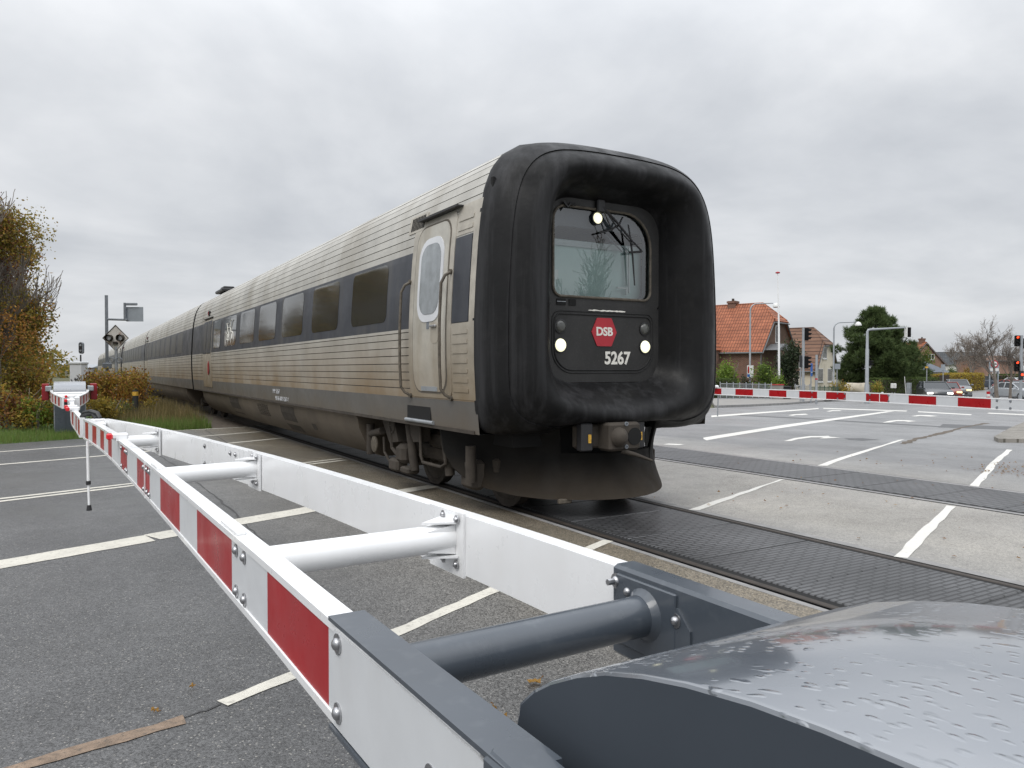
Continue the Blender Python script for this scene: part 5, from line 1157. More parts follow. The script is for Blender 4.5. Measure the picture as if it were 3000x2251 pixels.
def house(lab, loc, rz, L_, W, he, hr, hh=None, wall='brickred', gable=None, roof='tileorange', sb=1.1, ov=.25, wins=(), chimneys=(), cat='house', name='house', vents=True):
    """length along -x, gable wall on x = 0, depth along +y; hh = eave height of a half-hip"""
    t = thing(name, lab, cat, loc, rz); yh = W / 2 * (hh - he) / (hr - he) if hh else W / 2; top = hh or hr
    mb = MB()
    g = [(0, he), (0, 0), (W, 0), (W, he)] + ([(W - yh, top), (yh, top)] if hh else [(W / 2, hr)])
    mb.add([(0, y, z) for y, z in g], [tuple(range(len(g)))], 1); mb.add([(-L_, y, z) for y, z in g], [tuple(range(len(g)))], 1)
    mb.add([(0, 0, 0), (-L_, 0, 0), (-L_, 0, he), (0, 0, he), (0, W, 0), (-L_, W, 0), (-L_, W, he), (0, W, he)], [(0, 1, 2, 3), (4, 5, 6, 7)], 0)
    wl = mb.build('wall', [M[wall], M[gable or wall]], t)
    mb = MB(); k = (hr - he) / (W / 2); o = ov; th = .14
    def up(p): return (p[0], p[1], p[2] + .03)
    xr = .22
    if hh:
        s0 = [(xr, -o, he - o * k), (xr, yh, hh), (-sb, W / 2, hr), (-L_ + sb, W / 2, hr), (-L_ - xr, yh, hh), (-L_ - xr, -o, he - o * k)]
        s1 = [(p[0], W - p[1], p[2]) for p in s0]
        faces = [s0, s1, [(xr + .1, yh - .15, hh - .15 * .9), (-sb, W / 2, hr + .005), (xr + .1, W - yh + .15, hh - .15 * .9)], [(-L_ - xr, yh, hh), (-L_ + sb, W / 2, hr), (-L_ - xr, W - yh, hh)]]
    else:
        s0 = [(xr, -o, he - o * k), (xr, W / 2, hr), (-L_ - xr, W / 2, hr), (-L_ - xr, -o, he - o * k)]; s1 = [(p[0], W - p[1], p[2]) for p in s0]; faces = [s0, s1]
    for f in faces: mb.add([up(p) for p in f], [tuple(range(len(f)))])
    rf = mb.build('roof', M[roof], t); so_ = rf.modifiers.new('thick', 'SOLIDIFY'); so_.thickness = th; so_.offset = 0
    mb = MB(); mb.tube([(xr - .1 if not hh else -sb, W / 2, hr + .06), (-L_ - xr + .1 if not hh else -L_ + sb, W / 2, hr + .06)], .10, 8)
    if hh:
        for yy in (yh, W - yh): mb.tube([(-sb, W / 2, hr + .06), (xr, yy, hh + .06)], .09, 8)
    mb.build('ridge_tiles', M[roof], rf)
    mb = MB(); mb.tube([(xr, -o - .05, he - o * k - .02), (-L_ - xr, -o - .05, he - o * k - .02)], .07, 8); mb.tube([(.02, -.06, he - .1), (.02, -.06, .1)], .045, 8)
    if hh: mb.tube([(xr + .16, yh - .2, hh - .22), (xr + .16, W - yh + .2, hh - .22)], .06, 8)
    mb.build('gutter', M['gutter'], t)
    mb = MB()                                                 # verge boards
    for s in (0, 1):
        a = Vector((xr, (-o if not s else W + o), he - o * k - .08)); b = Vector((xr, (yh if not s else W - yh), top - .08)); mb.tube([a, b], .07, 6)
    mb.build('verge_board', M['gutter'], t)
    for wd in wins:                                           # (side, position, z0, width, height, kind)
        sd, u, z0, w, h, kd = wd
        def P3(a, z, d): return Vector((d, u + a, z)) if sd == 'g' else Vector((u + a, -d, z))
        mb = MB(); f = .07
        def bx(a0, a1, z0_, z1_, d0, d1, mbx):
            c = [P3(a, z, d) for a in (a0, a1) for z in (z0_, z1_) for d in (d0, d1)]; mn = [min(p[i] for p in c) for i in range(3)]; mxx = [max(p[i] for p in c) for i in range(3)]
            mbx.box([(p + q) / 2 for p, q in zip(mn, mxx)], [q - p for p, q in zip(mn, mxx)])
        bx(0, w, z0, z0 + f, -.05, .03, mb); bx(0, w, z0 + h - f, z0 + h, -.05, .03, mb); bx(0, f, z0 + f, z0 + h - f, -.05, .03, mb); bx(w - f, w, z0 + f, z0 + h - f, -.05, .03, mb)
        nb = {'bars': 3, 'two': 1, 'one': 0, 'door': 0}[kd]
        for i in range(nb): x = w * (i + 1) / (nb + 1); bx(x - .035, x + .035, z0 + f, z0 + h - f, -.05, .025, mb)
        wf = mb.build('window' if kd != 'door' else 'door_frame', M['winframe'] if kd != 'door' else M['brownwood'], t)
        mb = MB(); bx(f * .5, w - f * .5, z0 + f * .5, z0 + h - f * .5, -.06, .004, mb); mb.build('pane', M['curtainglass'], wf)
        mb = MB(); bx(-.08, w + .08, z0 - .10, z0, -.05, .09, mb); mb.build('sill', M['gutter'] if wall != 'render' else M['winframe'], wf)
    for x, y, w, z1 in chimneys:
        mb = MB(); mb.box((x, y, (z1 + hr - 1.2) / 2), (w, w, z1 - hr + 1.2)); mb.box((x, y, z1 - .12), (w + .14, w + .14, .18)); ch = mb.build('chimney', M['brickred'], rf)
        mb = MB(); mb.lathe((x, y, z1 - .03), [(.13, 0), (.11, .25)], 10); mb.build('chimney_pot', M['railrust'], ch)
    return t
D1 = 62.0; hA = -HEAD - R(40)
p = spot(2229, D1); zb = p.z
zz = lambda py, d, b: hgt(py, d) - b
t1 = house('red brick house with an orange tiled half hipped roof beside the train nose', p, hA, 12, 7.6, zz(1024, D1, zb), zz(885, D1 + 1.5, zb), zz(939, D1 + 2, zb), 'brickred', 'brickbrown', 'tileorange', 1.35,
      wins=(('g', 3.1, zz(1003, D1 + 1, zb), .95, 1.5, 'one'), ('g', 1.1, .9, .95, 1.75, 'door')), chimneys=((-4.1, 3.8, .7, zz(872, D1 + 2, zb)),))
lx = MB()                                                      # cross gable at the left end of the long front
LX = -3.55; hz_e = zz(1024, D1, zb)
lx.prism([(LX, -.9, 0), (LX, -.9, hz_e + .1), (LX - 2.6, -.9, hz_e + 3.6), (LX - 5.2, -.9, hz_e + .1), (LX - 5.2, -.9, 0)], (0, 3, 0)); lx.build('cross_gable', M['brickred'], t1)
lx = MB(); lx.prism([(LX + .16, -1.05, hz_e - .02), (LX - 2.6, -1.05, hz_e + 3.75), (LX - 2.6, -1.05, hz_e + 3.55), (LX + .02, -1.05, hz_e - .12)], (0, 4.4, 0)); lx.build('cross_roof', M['tileorange'], t1)
lx = MB(); hb = zz(1026, D1, zb)                               # porch canopy on the gable
lx.prism([(.02, .2, hb), (.02, 2.1, hb + .55), (.02, 4.1, hb)], (1.3, 0, 0)); lx.tube([(1.25, .3, hb), (1.25, .3, .1)], .05, 8); lx.build('porch_roof', M['gutter'], t1)
D2 = 74.0; p = spot(2389, D2); zb = p.z
house('cream rendered cottage with a brown half hipped roof and barred white windows', p, hA, 10, 6.6, zz(1080, D2, zb), zz(960, D2 + 1.4, zb), zz(1008, D2 + 1.5, zb), 'render', 'render', 'tilebrown', 1.3,
      wins=(('g', 2.0, zz(1050, D2, zb), 1.35, 1.1, 'bars'), ('g', .75, zz(1120, D2, zb), 1.5, 1.35, 'bars'), ('g', 3.7, zz(1120, D2, zb), 1.5, 1.35, 'bars'), ('l', -2.6, .9, 1.0, 1.2, 'two')))
D4 = 122.0; p = spot(2655, D4); zb = p.z
house('pink brick house with a steep red roof and a chimney behind the golden hedge', p, math.atan2(-FH.y, -FH.x) + R(9), 9, 6.9, zz(1066, D4, zb), zz(1004, D4, zb), None, 'brickpink', 'brickpink', 'tileorange', wins=(('g', 3.9, zz(1055, D4, zb), 1.15, .95, 'two'), ('g', 4.6, .8, 1.3, 1.1, 'two')), chimneys=((-.9, 3.45, .7, zz(991, D4, zb)),), ov=.35)
D5 = 140.0; p = spot(2889, D5); zb = p.z
house('low white house with a long dark grey roof behind the bare trees', p, -HEAD - R(4), 8.4, 6, zz(1066, D5, zb), zz(1033, D5, zb), None, 'renderwhite', 'renderwhite', 'tilegrey', wins=(('l', -6.8, 1.2, 1.6, 1.1, 'two'), ('l', -3.6, 1.2, 1.2, 1.1, 'two')))
D6 = 112.0; p = spot(2985, D6); zb = p.z
house('long low red brick building behind the street trees at the right edge', p, -HEAD + R(5), 5.6, 6, zz(1057, D6, zb), zz(1045, D6, zb), None, 'brickpink', 'brickpink', 'tilebrown', wins=(('l', -4.2, .9, 1.1, 1.3, 'two'),))
# pavilion with a blue grey pyramid roof, and a dark shed under the pine
p = spot(2712, 92); zb = p.z; t = thing('pavilion', 'small pale garden pavilion with a blue grey pyramid roof beside the pine', 'pavilion', p, -HEAD)
ap = zz(1060, 92, zb); ev = zz(1088, 92, zb); mb = MB(); mb.box((0, 0, ev / 2), (2.9, 2.9, ev)); 
for x in (-1.0, 0, 1.0): mb.box((x, -1.46, ev * .5), (.12, .04, ev))
mb.build('wall', M['renderwhite'], t); mb = MB(); q = 1.9; mb.add([(-q, -q, ev - .1), (q, -q, ev - .1), (q, q, ev - .1), (-q, q, ev - .1), (0, 0, ap)], [(0, 1, 4), (1, 2, 4), (2, 3, 4), (3, 0, 4), (3, 2, 1, 0)]); mb.build('roof', M['slateblue'], t)
p = spot(2577, 84); zb = p.z; t = thing('shed', 'dark garden shed with a flat grey roof under the pine', 'shed', p, -HEAD)
mb = MB(); mb.box((0, 0, .85), (1.2, 2, 1.7)); mb.build('wall', M['rubberdull'], t); mb = MB(); mb.prism([(-.85, -1.2, 1.72), (.95, -1.2, 1.55), (.95, -1.2, 1.68), (-.85, -1.2, 1.85)], (0, 2.4, 0)); mb.build('roof', M['zinc'], t)
p = spot(2650, 96); t = thing('garden_wall', 'cream garden wall showing under the low pine branches', 'wall', p, -HEAD); mb = MB(); mb.box((0, 0, .9), (9, .3, 1.8)); mb.build('wall', M['render'], t)
# ------------------------------------------------------------------ trees at the right
def pine(px, d, top, w, lab, seed, n=5200, name='pine_tree'):
    p = spot(px, d); t = thing(name, lab, 'tree', p, world=True); zb = p.z; zt_ = hgt(top, d); rnd = random.Random(seed); blobs = []; mb = MB()
    mb.tube([p, p + Vector((.1, 0, (zt_ - zb) * .5)), p + Vector((0, 0, (zt_ - zb) * .95))], [.26, .17, .05], 8)
    H_ = zt_ - zb
    for k in range(130):
        u = rnd.random() ** .85; z = zb + H_ * (.17 + .81 * u); rr = w * max(.12, 1 - max(0, (u - .20) / .84) ** 2.5) * (1 if u > .08 else .75) * rnd.uniform(.3, 1.0) ** .7 ; a = rnd.uniform(0, 6.283)
        b = rnd.uniform(.32, .62) * (1.15 - .5 * u)
        c = (p.x + rr * math.cos(a), p.y + rr * math.sin(a), z); blobs.append((c[0], c[1], c[2], b, b, b * .8))
        if k % 2 == 0: mb.tube([(p.x, p.y, z - .35 * rr * .6), ((p.x + c[0]) / 2, (p.y + c[1]) / 2, z - .18), c], [.06, .04, .015], 5, cap=False)
    mb.build('trunk', M['barkdark'], t); leaves('crown', blobs, n, .36, M['needle'], t, seed, shell=.35, tuft=9, aspect=.16); return t
pine(2563, 66, 905, 3.35, 'large dark green pine between the cream cottage and the golden hedge', 5, 9500)
pine(2672, 72, 1030, 1.5, 'smaller rounded pine at the right foot of the large pine', 6, 1800)
def bare(px, d, top, lab, seed, r0=.16, crown=None, name='bare_tree', levels=5, spread=.72):
    p = spot(px, d); t = thing(name, lab, 'tree', p, world=True, group='bare street trees'); h = hgt(top, d) - p.z; mb = MB(); tips = []
    tips = branches('', p, h * .95, r0, None, seed=seed, levels=levels, spread=spread, kids=(3, 4), first=.55, up=.22, mb=mb, n=8, shrink=.64, rmin=.0065 * d / 50, stiff=.25)
    zm = max(q[2] for q in mb.v); k = h / (zm - p.z)
    mb.v = [(p.x + (x - p.x) * k, p.y + (y - p.y) * k, p.z + (z - p.z) * k) for x, y, z in mb.v]
    mb.build('branches', M['twig'], t, fix=False); return t
bare(2921, 50, 924, 'tallest bare street tree, on the grass island beside the arched sign', 12, .15)
bare(2846, 96, 972, 'wide bare tree in front of the dark grey roof', 21, .24)
bare(2960, 54, 966, 'bare street tree at the right edge, next to the red traffic lights', 33, .12)
bare(3010, 70, 985, 'bare tree at the extreme right edge', 41, .15, levels=4)
bare(2806, 105, 1000, 'thin bare tree left of the wide bare tree', 44, .13, levels=4)
def rbush(lab, px, d, w, top, mats, n, size, seed, **k):
    p = spot(px, d); h = hgt(top, d) - p.z; return bush(lab, p.x, p.y, w, w, h, mats, n, size, seed, z0=p.z, **k)
GB = 'garden bushes before the houses'
rbush('bright green rounded bush beside the train nose', 2133, 55, 1.15, 1050, ['greenleaf'], 4200, .14, 21, grp=GB)
rbush('bright green bush left of the flagpole foot', 2237, 56, .95, 1060, ['greenleaf', 'hedgegreen'], 2600, .14, 22, grp=GB)
rbush('light green bush right of the flagpole foot', 2278, 54.5, .55, 1078, ['greenleaf'], 1500, .12, 23, grp=GB)
rbush('dark evergreen shrub between the flagpole and the traffic lights', 2316, 58, 1.25, 1012, ['darkgreen'], 4200, .18, 24, grp=GB)
rbush('low dark shrub between the two green bushes', 2188, 57, .8, 1098, ['darkgreen'], 900, .14, 25, grp=GB)
rbush('yellow green bush at the foot of the mast arm signal', 2565, 56, .75, 1116, ['yellowleaf', 'greenleaf'], 1500, .1, 26, grp=GB)
rbush('low golden bush on the green fence by the cottage', 2462, 60, .9, 1113, ['hedgegold', 'olive'], 1500, .12, 27, grp=GB)
rbush('yellow green tree between the pine and the pink brick house', 2712, 108, 1.7, 1016, ['hedgegreen', 'greenleaf', 'olive'], 2600, .22, 28, grp=GB)
rbush('rust coloured shrub before the pink brick house', 2750, 104, 1.2, 1074, ['orange', 'hedgegreen'], 1200, .16, 29, grp=GB)
rbush('dark green shrub at the right corner of the pink brick house', 2784, 104, 1.3, 1074, ['hedgegreen'], 1300, .16, 30, grp=GB)
rbush('brown shrub under the wide bare tree', 2834, 100, 1.1, 1077, ['orange', 'olive'], 1100, .16, 31, grp=GB)
rbush('pale yellow larch top showing right of the large pine', 2671, 110, 1.2, 1000, ['yellowleaf'], 700, .3, 34, grp=GB)
def hedge(lab, a, b, w, top, d, mt, n, size, seed, name='hedge'):
    A, B = spot(*a), spot(*b); t = thing(name, lab, 'hedge', A, world=True); h = hgt(top, d) - A.z; r = np.random.RandomState(seed); dv = B - A; nn = Vector((-dv.y, dv.x, 0)).normalized()
    mb = MB(); ang = math.atan2(dv.y, dv.x); c = (A + B) / 2; mb.box((c.x, c.y, c.z + h * .46), (dv.length * .98, w * .86, h * .92), 0, rz=ang); mb.build('core', M['barkdark'], t)
    blobs = []; m = max(6, int(dv.length / .5))
    f = r.rand(n * 1); face_ = r.rand(n)
    V = []; 
    for i in range(n):
        q = A + dv * f[i]; 
        if face_[i] < .62: off = nn * (-1 if (nn.dot(FH) > 0) else 1) * w * (.5 + .05 * r.normal()); z = h * r.rand() ** .8
        else: off = nn * w * (r.rand() - .5); z = h * (1 + .02 * r.normal())
        V.append((q.x + off.x, q.y + off.y, A.z + (B.z - A.z) * f[i] + z))
    V = np.array(V); s = size * (.6 + .8 * r.rand(n)); a_ = r.normal(size=(n, 3)); a_ /= np.linalg.norm(a_, axis=1)[:, None]; b_ = np.cross(a_, r.normal(size=(n, 3))); b_ /= np.linalg.norm(b_, axis=1)[:, None]
    sa = s[:, None]; Q = np.stack([V - a_ * sa * .5, V + b_ * sa * .3, V + a_ * sa * .5, V - b_ * sa * .3], 1).reshape(-1, 3); me = bpy.data.meshes.new('foliage'); me.from_pydata(Q.tolist(), [], np.arange(4 * n).reshape(-1, 4).tolist()); me.materials.append(M[mt])
    o = bpy.data.objects.new('foliage', me); COL.objects.link(o); o.parent = t; o.location = -WORLDLOC[t.name]; return t
hedge('long clipped green hedge behind the grey bin and the first cars', (2560, 62), (2738, 70), .9, 1108, 66, 'hedgegreen', 5200, .12, 1)
hedge('golden brown clipped hedge behind the waiting cars', (2766, 84), (2868, 92), 1.2, 1095, 88, 'hedgegold', 4500, .15, 2)
hedge('reddish yellow clipped hedge section before the pavilion', (2700, 86), (2768, 86), 1.0, 1098, 86, 'hedgegold', 1800, .14, 3)
hedge('low green hedge beside the train nose, behind the boom', (2080, 53), (2150, 54), .8, 1110, 53, 'hedgegreen', 1800, .11, 4)
hedge('low dark hedge behind the arched sign', (2895, 96), (2990, 94), .8, 1098, 95, 'hedgegreen', 1500, .16, 5)
# ------------------------------------------------------------------ street furniture at the right
M['pole'] = mat('galvanised_pole', (.33, .35, .37), .5, .3, .08, 4)
M['blue'] = mat('blue_sign', (.03, .12, .38), .45, 0, .06, 5)
def Rv(a, b=0.0): return RH * a + FH * b
def lamp_post(px, d, top, dirx, lab):
    p = spot(px, d); t = thing('street_lamp', lab, 'street lamp', p, world=True, group='curved street lamps'); h = hgt(top, d) - p.z; r = .075
    mb = MB(); L_ = 1.75; q = [p, p + Vector((0, 0, 1.2)), p + Vector((0, 0, 1.25)), p + Vector((0, 0, h - .55))] + [p + Vector((0, 0, h - .55)) + Rv(dirx * .5 * (1 - math.cos(k)), 0) + Vector((0, 0, .5 * math.sin(k))) for k in (.4, .8, 1.2, 1.5)] + [p + Rv(dirx * L_, 0) + Vector((0, 0, h))]
    mb.tube(q, [r * 1.25, r * 1.25, r, r * .8, r * .75, r * .7, r * .65, r * .6, r * .5], 10); mb.build('pole', M['pole'], t, 40)
    c = p + Rv(dirx * (L_ + .25), 0) + Vector((0, 0, h - .30)); mb = MB(); mb.lathe(c, [(.26, 0), (.26, .04), (.24, .13), (.17, .25), (.07, .31), (.02, .33)], 18); mb.build('lamp_shade', M['winframe'], t, 50)
    mb = MB(); mb.lathe(c, [(.20, -.04), (.23, -.005), (.2, .0)], 16); mb.build('lamp_glass', M['dirtyglass'], t); return p, t
lp, _ = lamp_post(2197, 58, 889, 1, 'curved street lamp in front of the orange roof')
lamp_post(2442, 62, 944, 1, 'curved street lamp between the cream cottage and the pine')
p = spot(2283, 57); t = thing('flagpole', 'tall white flagpole with a dark red knob before the red brick house', 'flagpole', p, world=True); h = hgt(803, 57) - p.z
mb = MB(); mb.tube([p, p + Vector((0, 0, h * .55)) - RH * .05, p + Vector((0, 0, h)) - RH * .17], [.095, .07, .028], 12); mb.build('pole', M['white'], t, 40)
mb = MB(); mb.lathe(p + Vector((0, 0, h)) - RH * .17, [(.03, 0), (.16, .03), (.17, .10), (.05, .15)], 12); mb.build('knob', M['signred'], t)
# traffic signals
def signal_head(t, c, az, n=3, lit=None, s=1.0, name='signal_head'):
    """three-lamp box facing heading az"""
    D = Vector((math.cos(az), math.sin(az), 0)); S_ = Vector((-D.y, D.x, 0)); MM = Matrix.Rotation(az, 4, 'Z'); hh = .30 * n * s
    mb = MB(); mb.box(c - D * .04 * s, (.28 * s, .34 * s, hh), 0, M=MM, bev=.02); o = mb.build(name, M['signalblack'], t, 40)
    for i in range(n):
        z = hh / 2 - .15 * s - i * .30 * s; q = c + Vector((0, 0, z)) + D * .10 * s; on = lit is not None and i == lit
        mb = MB(); mb.lathe(q, [(.105 * s, 0), (.10 * s, .02), (.05 * s, .035), (.001, .04)], 16, axis=D); mb.build('signal_lens', M['redsignal'] if on else M['blackglass'], o, 40)
        mb = MB(); rows = []                                  # visor: open half tube
        for k in np.linspace(-.35, math.pi + .35, 12):
            u = S_ * math.cos(k) * .125 * s + Vector((0, 0, math.sin(k) * .125 * s)); ln = .26 * s * (.55 + .45 * max(math.sin(k), 0)); rows.append([q + u, q + u + D * ln - Vector((0, 0, .03 * s))])
        mb.grid(rows); mb.build('visor', M['signalblack'], o, 50)
    return o
M['redsignal'] = mat('lit_red_signal', (.8, .03, .02), .3, 0, 0, 4, emit=((1, .07, .02), 2.2)); M['blackglass'] = mat('dark_signal_lens', (.02, .02, .022), .15, 0, 0, 4)
azR = math.atan2(RH.y, RH.x); azC = math.atan2(-FH.y, -FH.x)
d = 47.0; p = spot(2353, d); t = thing('traffic_light', 'traffic light pole with two black heads facing right before the brown roof', 'traffic light', p, world=True)
zpole('pole', p, hgt(961, d) - p.z, .085, 'pole', parent=t)
for py, n in ((980, 3), (1062, 3)): signal_head(t, p + RH * .22 + Vector((0, 0, hgt(py, d) - p.z)), azR - .25, n, s=.86)
mb = MB(); mb.box(p - RH * .17 + Vector((0, 0, hgt(1060, d) - p.z)), (.12, .18, .75), 0, rz=-HEAD, bev=.02); mb.build('rear_head', M['blackplastic'], t)
d = 49.0; p = spot(2540, d); t = thing('mast_arm_signal', 'grey mast arm signal in front of the large pine', 'traffic light', p, world=True)
h = hgt(966, d) - p.z; h2 = hgt(960, d) - p.z; Ln = 2.55
mb = MB(); mb.tube([p, p + Vector((0, 0, 1.2)), p + Vector((0, 0, 1.32)), p + Vector((0, 0, hgt(1024, d) - p.z)), p + Vector((0, 0, hgt(1022, d) - p.z)), p + Vector((0, 0, h - .15)), p + RH * .06 + Vector((0, 0, h - .03)), p + RH * .2 + Vector((0, 0, h)), p + RH * Ln + Vector((0, 0, h2))], [.15, .15, .115, .11, .09, .08, .08, .07, .045], 12); mb.build('mast', M['pole'], t, 40)
hc = p + RH * (Ln + .14) + Vector((0, 0, hgt(974, d) - p.z)); signal_head(t, hc, azR + 1.3, 3, s=.70)
mb = MB(); mb.box(hc - RH * .18, (.05, .3, .66), 0, rz=-HEAD); mb.build('back_board', M['winframe'], t)
signal_head(t, p + RH * .2 + Vector((0, 0, hgt(1064, d) - p.z)), azR - .2, 2, s=.6)
d = 40.0; p = spot(2991, d); t = thing('traffic_light', 'traffic light pole with two red lit heads at the right edge', 'traffic light', p, world=True)
zpole('pole', p, hgt(983, d) - p.z, .075, 'pole', parent=t)
for py in (999, 1073): signal_head(t, p - RH * .22 + Vector((0, 0, hgt(py, d) - p.z)), azC - .25, 3, 0, s=.64)
signal_head(t, p + RH * .26 + Vector((0, 0, hgt(1006, d) - p.z)), azR, 3, s=.6)
mb = MB(); mb.lathe(p - FH * .1 + Vector((0, 0, hgt(1098, d) - p.z)), [(.06, 0), (.06, .02)], 14, axis=-FH); mb.build('pedestrian_lamp', M['redsignal'], t); 
mb = MB(); mb.box(p + Vector((0, 0, hgt(1100, d) - p.z)), (.2, .16, .5), 0, rz=-HEAD, bev=.02); mb.build('pedestrian_head', M['blackplastic'], t)
# signs
def board(lab, px, d, x0, x1, y0, y1, mt, name='sign', polepx=None, polemt='pole', cat='sign', pt=None, yaw=0.0, r=.02, th=.04):
    p = spot(polepx or px, d); t = thing(name, lab, cat, p, world=True); zt_ = hgt(pt or y0, d)
    zpole('pole', p, zt_ - p.z, .04, polemt, parent=t)
    c = spot((x0 + x1) / 2, d - .1); c.z = (hgt(y0, d) + hgt(y1, d)) / 2; w = (x1 - x0) * d / FPX; hh = abs(hgt(y0, d) - hgt(y1, d)); MM = Matrix.Rotation(-HEAD + yaw, 4, 'Z')
    mb = MB(); mb.prism([c + MM @ Vector((a, 0, b)) for a, b in rrect(-w / 2, w / 2, -hh / 2, hh / 2, r, 4)], MM @ Vector((0, th, 0))); b = mb.build('board', M[mt], t)
    return t, b, c, MM, w, hh
t, b, c, MM, w, hh = board('white poster board with a red figure on the street lamp pole', 2197, 57.5, 2189, 2207.5, 1071, 1107, 'winframe', cat='poster', name='poster_board')
mb = MB(); mb.prism([c + MM @ Vector((a, -.012, z)) for a, z in [(-.20, -.12), (-.10, -.12), (-.085, .1), (-.10, .36), (-.14, .42), (-.19, .36), (-.21, .1)]], MM @ Vector((0, .008, 0))); mb.build('red_figure', M['reflred'], b)
mb = MB(); mb.box(c + MM @ Vector((-.14, -.01, -.30)), (.2, .01, .2), 0, rz=-HEAD); mb.build('blue_band', M['blue'], b)
t, b, c, MM, w, hh = board('narrow white and blue sign left of the two head traffic light', 2345, 48, 2341, 2347, 1061, 1079, 'winframe'); mb = MB(); mb.box(c + MM @ Vector((0, -.01, 0)), (w * .7, .01, hh * .55), 0, rz=-HEAD); mb.build('symbol', M['blackplastic'], b)
t, b, c, MM, w, hh = board('narrow blue double sign right of the two head traffic light', 2376, 48, 2375, 2380.5, 1065, 1103, 'blue')
mb = MB(); mb.box(c + MM @ Vector((0, -.005, -.15)), (w, .01, .03), 0, rz=-HEAD); mb.build('gap_strip', M['winframe'], b)
board('grey sign back beside the lamp post near the pine', 2452, 60, 2446, 2461.5, 1066, 1082, 'signback')
board('grey stacked sign back on a bent pole before the golden hedge', 2763, 78, 2757, 2769, 1068, 1085, 'signback')
board('small yellow topped sign on a thin pole before the hedge', 2715, 62, 2711, 2719, 1074, 1079, 'yellow')
p = spot(2392, 46.0); t = thing('post', 'plain thick grey post with a red band right of the blue sign', 'post', p, world=True); zpole('shaft', p, hgt(1040, 46) - p.z, .07, 'pole', parent=t)
mb = MB(); mb.lathe(p + Vector((0, 0, hgt(1113, 46) - p.z)), [(.074, 0), (.074, .09)], 14); mb.build('red_band', M['signred'], t)
# arched advertising sign
d = 58.0; p = spot(2913, d); t = thing('arched_sign', 'arched white sign with a red ring and dark picture by the tallest bare tree', 'sign', p, world=True)
c = spot(2913, d); zt_, zb_ = hgt(1056, d), hgt(1090, d); w = 28 * d / FPX; MM = Matrix.Rotation(-HEAD, 4, 'Z'); c.z = 0
pts = [(-w / 2, zb_), (w / 2, zb_), (w / 2, zt_ - w * .42)] + [(w / 2 * math.cos(k), zt_ - w * .42 + w * .42 * math.sin(k)) for k in np.linspace(.2, 2.94, 12)] + [(-w / 2, zt_ - w * .42)]
mb = MB(); mb.prism([c + MM @ Vector((a, 0, z)) for a, z in pts], MM @ Vector((0, .12, 0))); b = mb.build('board', M['signback'], t)
mb = MB(); cc_ = c + MM @ Vector((0, -.012, 0)) + Vector((0, 0, hgt(1067, d))); mb.lathe(cc_, [(.30, 0), (.30, .01)], 24, axis=-FH); rg = mb.build('red_ring', M['signred'], b)
mb = MB(); mb.lathe(cc_ - FH * .012, [(.20, 0), (.20, .008)], 24, axis=-FH); mb.build('ring_face', M['winframe'], rg)
mb = MB(); mb.prism([cc_ - FH * .024 + RH * a + Vector((0, 0, z)) for a, z in [(-.17, -.03), (.16, -.05), (.17, .0), (.08, .06), (-.02, .03), (-.16, .0)]], -FH * .006); mb.build('picture', M['blackplastic'], rg)
mb = MB(); mb.box(c + MM @ Vector((0, -.008, 0)) + Vector((0, 0, hgt(1083.5, d))), (w * .88, .012, .2), 0, rz=-HEAD); mb.build('text_strip', M['winframe'], b)
mb = MB()
for s in (-1, 1): mb.box(p + RH * s * w * .44 + FH * .06 + Vector((0, 0, (zb_ - p.z) / 2)), (.07, .07, zb_ - p.z), 0, rz=-HEAD)
mb.build('leg', M['signback'], t)
# island markers, bin, boxes, fence, boat
for px, d, lab, hh in ((2896, 47, 'red and white striped marker post at the tip of the grass island', .95), (2891, 46.4, 'short yellow marker post left of the striped post', .5), (2901, 46.6, 'short yellow marker post right of the striped post', .5)):
    p = spot(px, d); t = thing('marker_post', lab, 'marker post', p, world=True); z0 = p.z
    if hh > .8:
        for k in range(6): mb = MB(); mb.lathe(p + Vector((0, 0, k * hh / 6)), [(.10, 0), (.10, hh / 6)], 12); mb.build('band', M['reflred'] if k % 2 else M['reflwhite'], t, 40)
    else: mb = MB(); mb.lathe(p, [(.10, 0), (.10, hh * .8), (.07, hh)], 12); mb.build('shaft', M['yellow'], t, 40)
p = spot(2663, 54); t = thing('litter_bin', 'grey slatted litter bin with a leaning stick before the green hedge', 'bin', p, world=True); hh = hgt(1122, 54) - p.z
mb = MB()
for k in range(10): a = k * .628; mb.box(p + Vector((.16 * math.cos(a), .16 * math.sin(a), hh / 2)), (.07, .03, hh), 0, rz=a + 1.57)
mb.build('slats', M['zinc'], t); mb = MB(); mb.tube([p - RH * .15, p - RH * .32 + Vector((0, 0, hh + .45))], .02, 6); mb.build('stick', M['winframe'], t)
for px, lab in ((2614, 'white box on a short stand before the green hedge, left one'), (2622, 'white box on a short stand before the green hedge, right one')):
    p = spot(px, 56); t = thing('post_box', lab, 'box', p, world=True); mb = MB(); mb.box(p + Vector((0, 0, .35)), (.05, .05, .7)); mb.build('stand', M['pole'], t)
    mb = MB(); mb.box(p + Vector((0, 0, hgt(1131, 56) - p.z)), (.17, .2, .36), 0, rz=-HEAD, bev=.03); mb.build('box', M['winframe'], t)
p = spot(2585, 55); t = thing('fire_hydrant', 'small grey and yellow hydrant below the mast arm signal', 'hydrant', p, world=True); mb = MB(); mb.lathe(p, [(.14, 0), (.13, .45), (.17, .48), (.15, .62), (.05, .72)], 12); mb.build('body', M['zinc'], t, 40); mb = MB(); mb.lathe(p, [(.15, .05), (.15, .3)], 12); mb.build('yellow_base', M['yellow'], t)
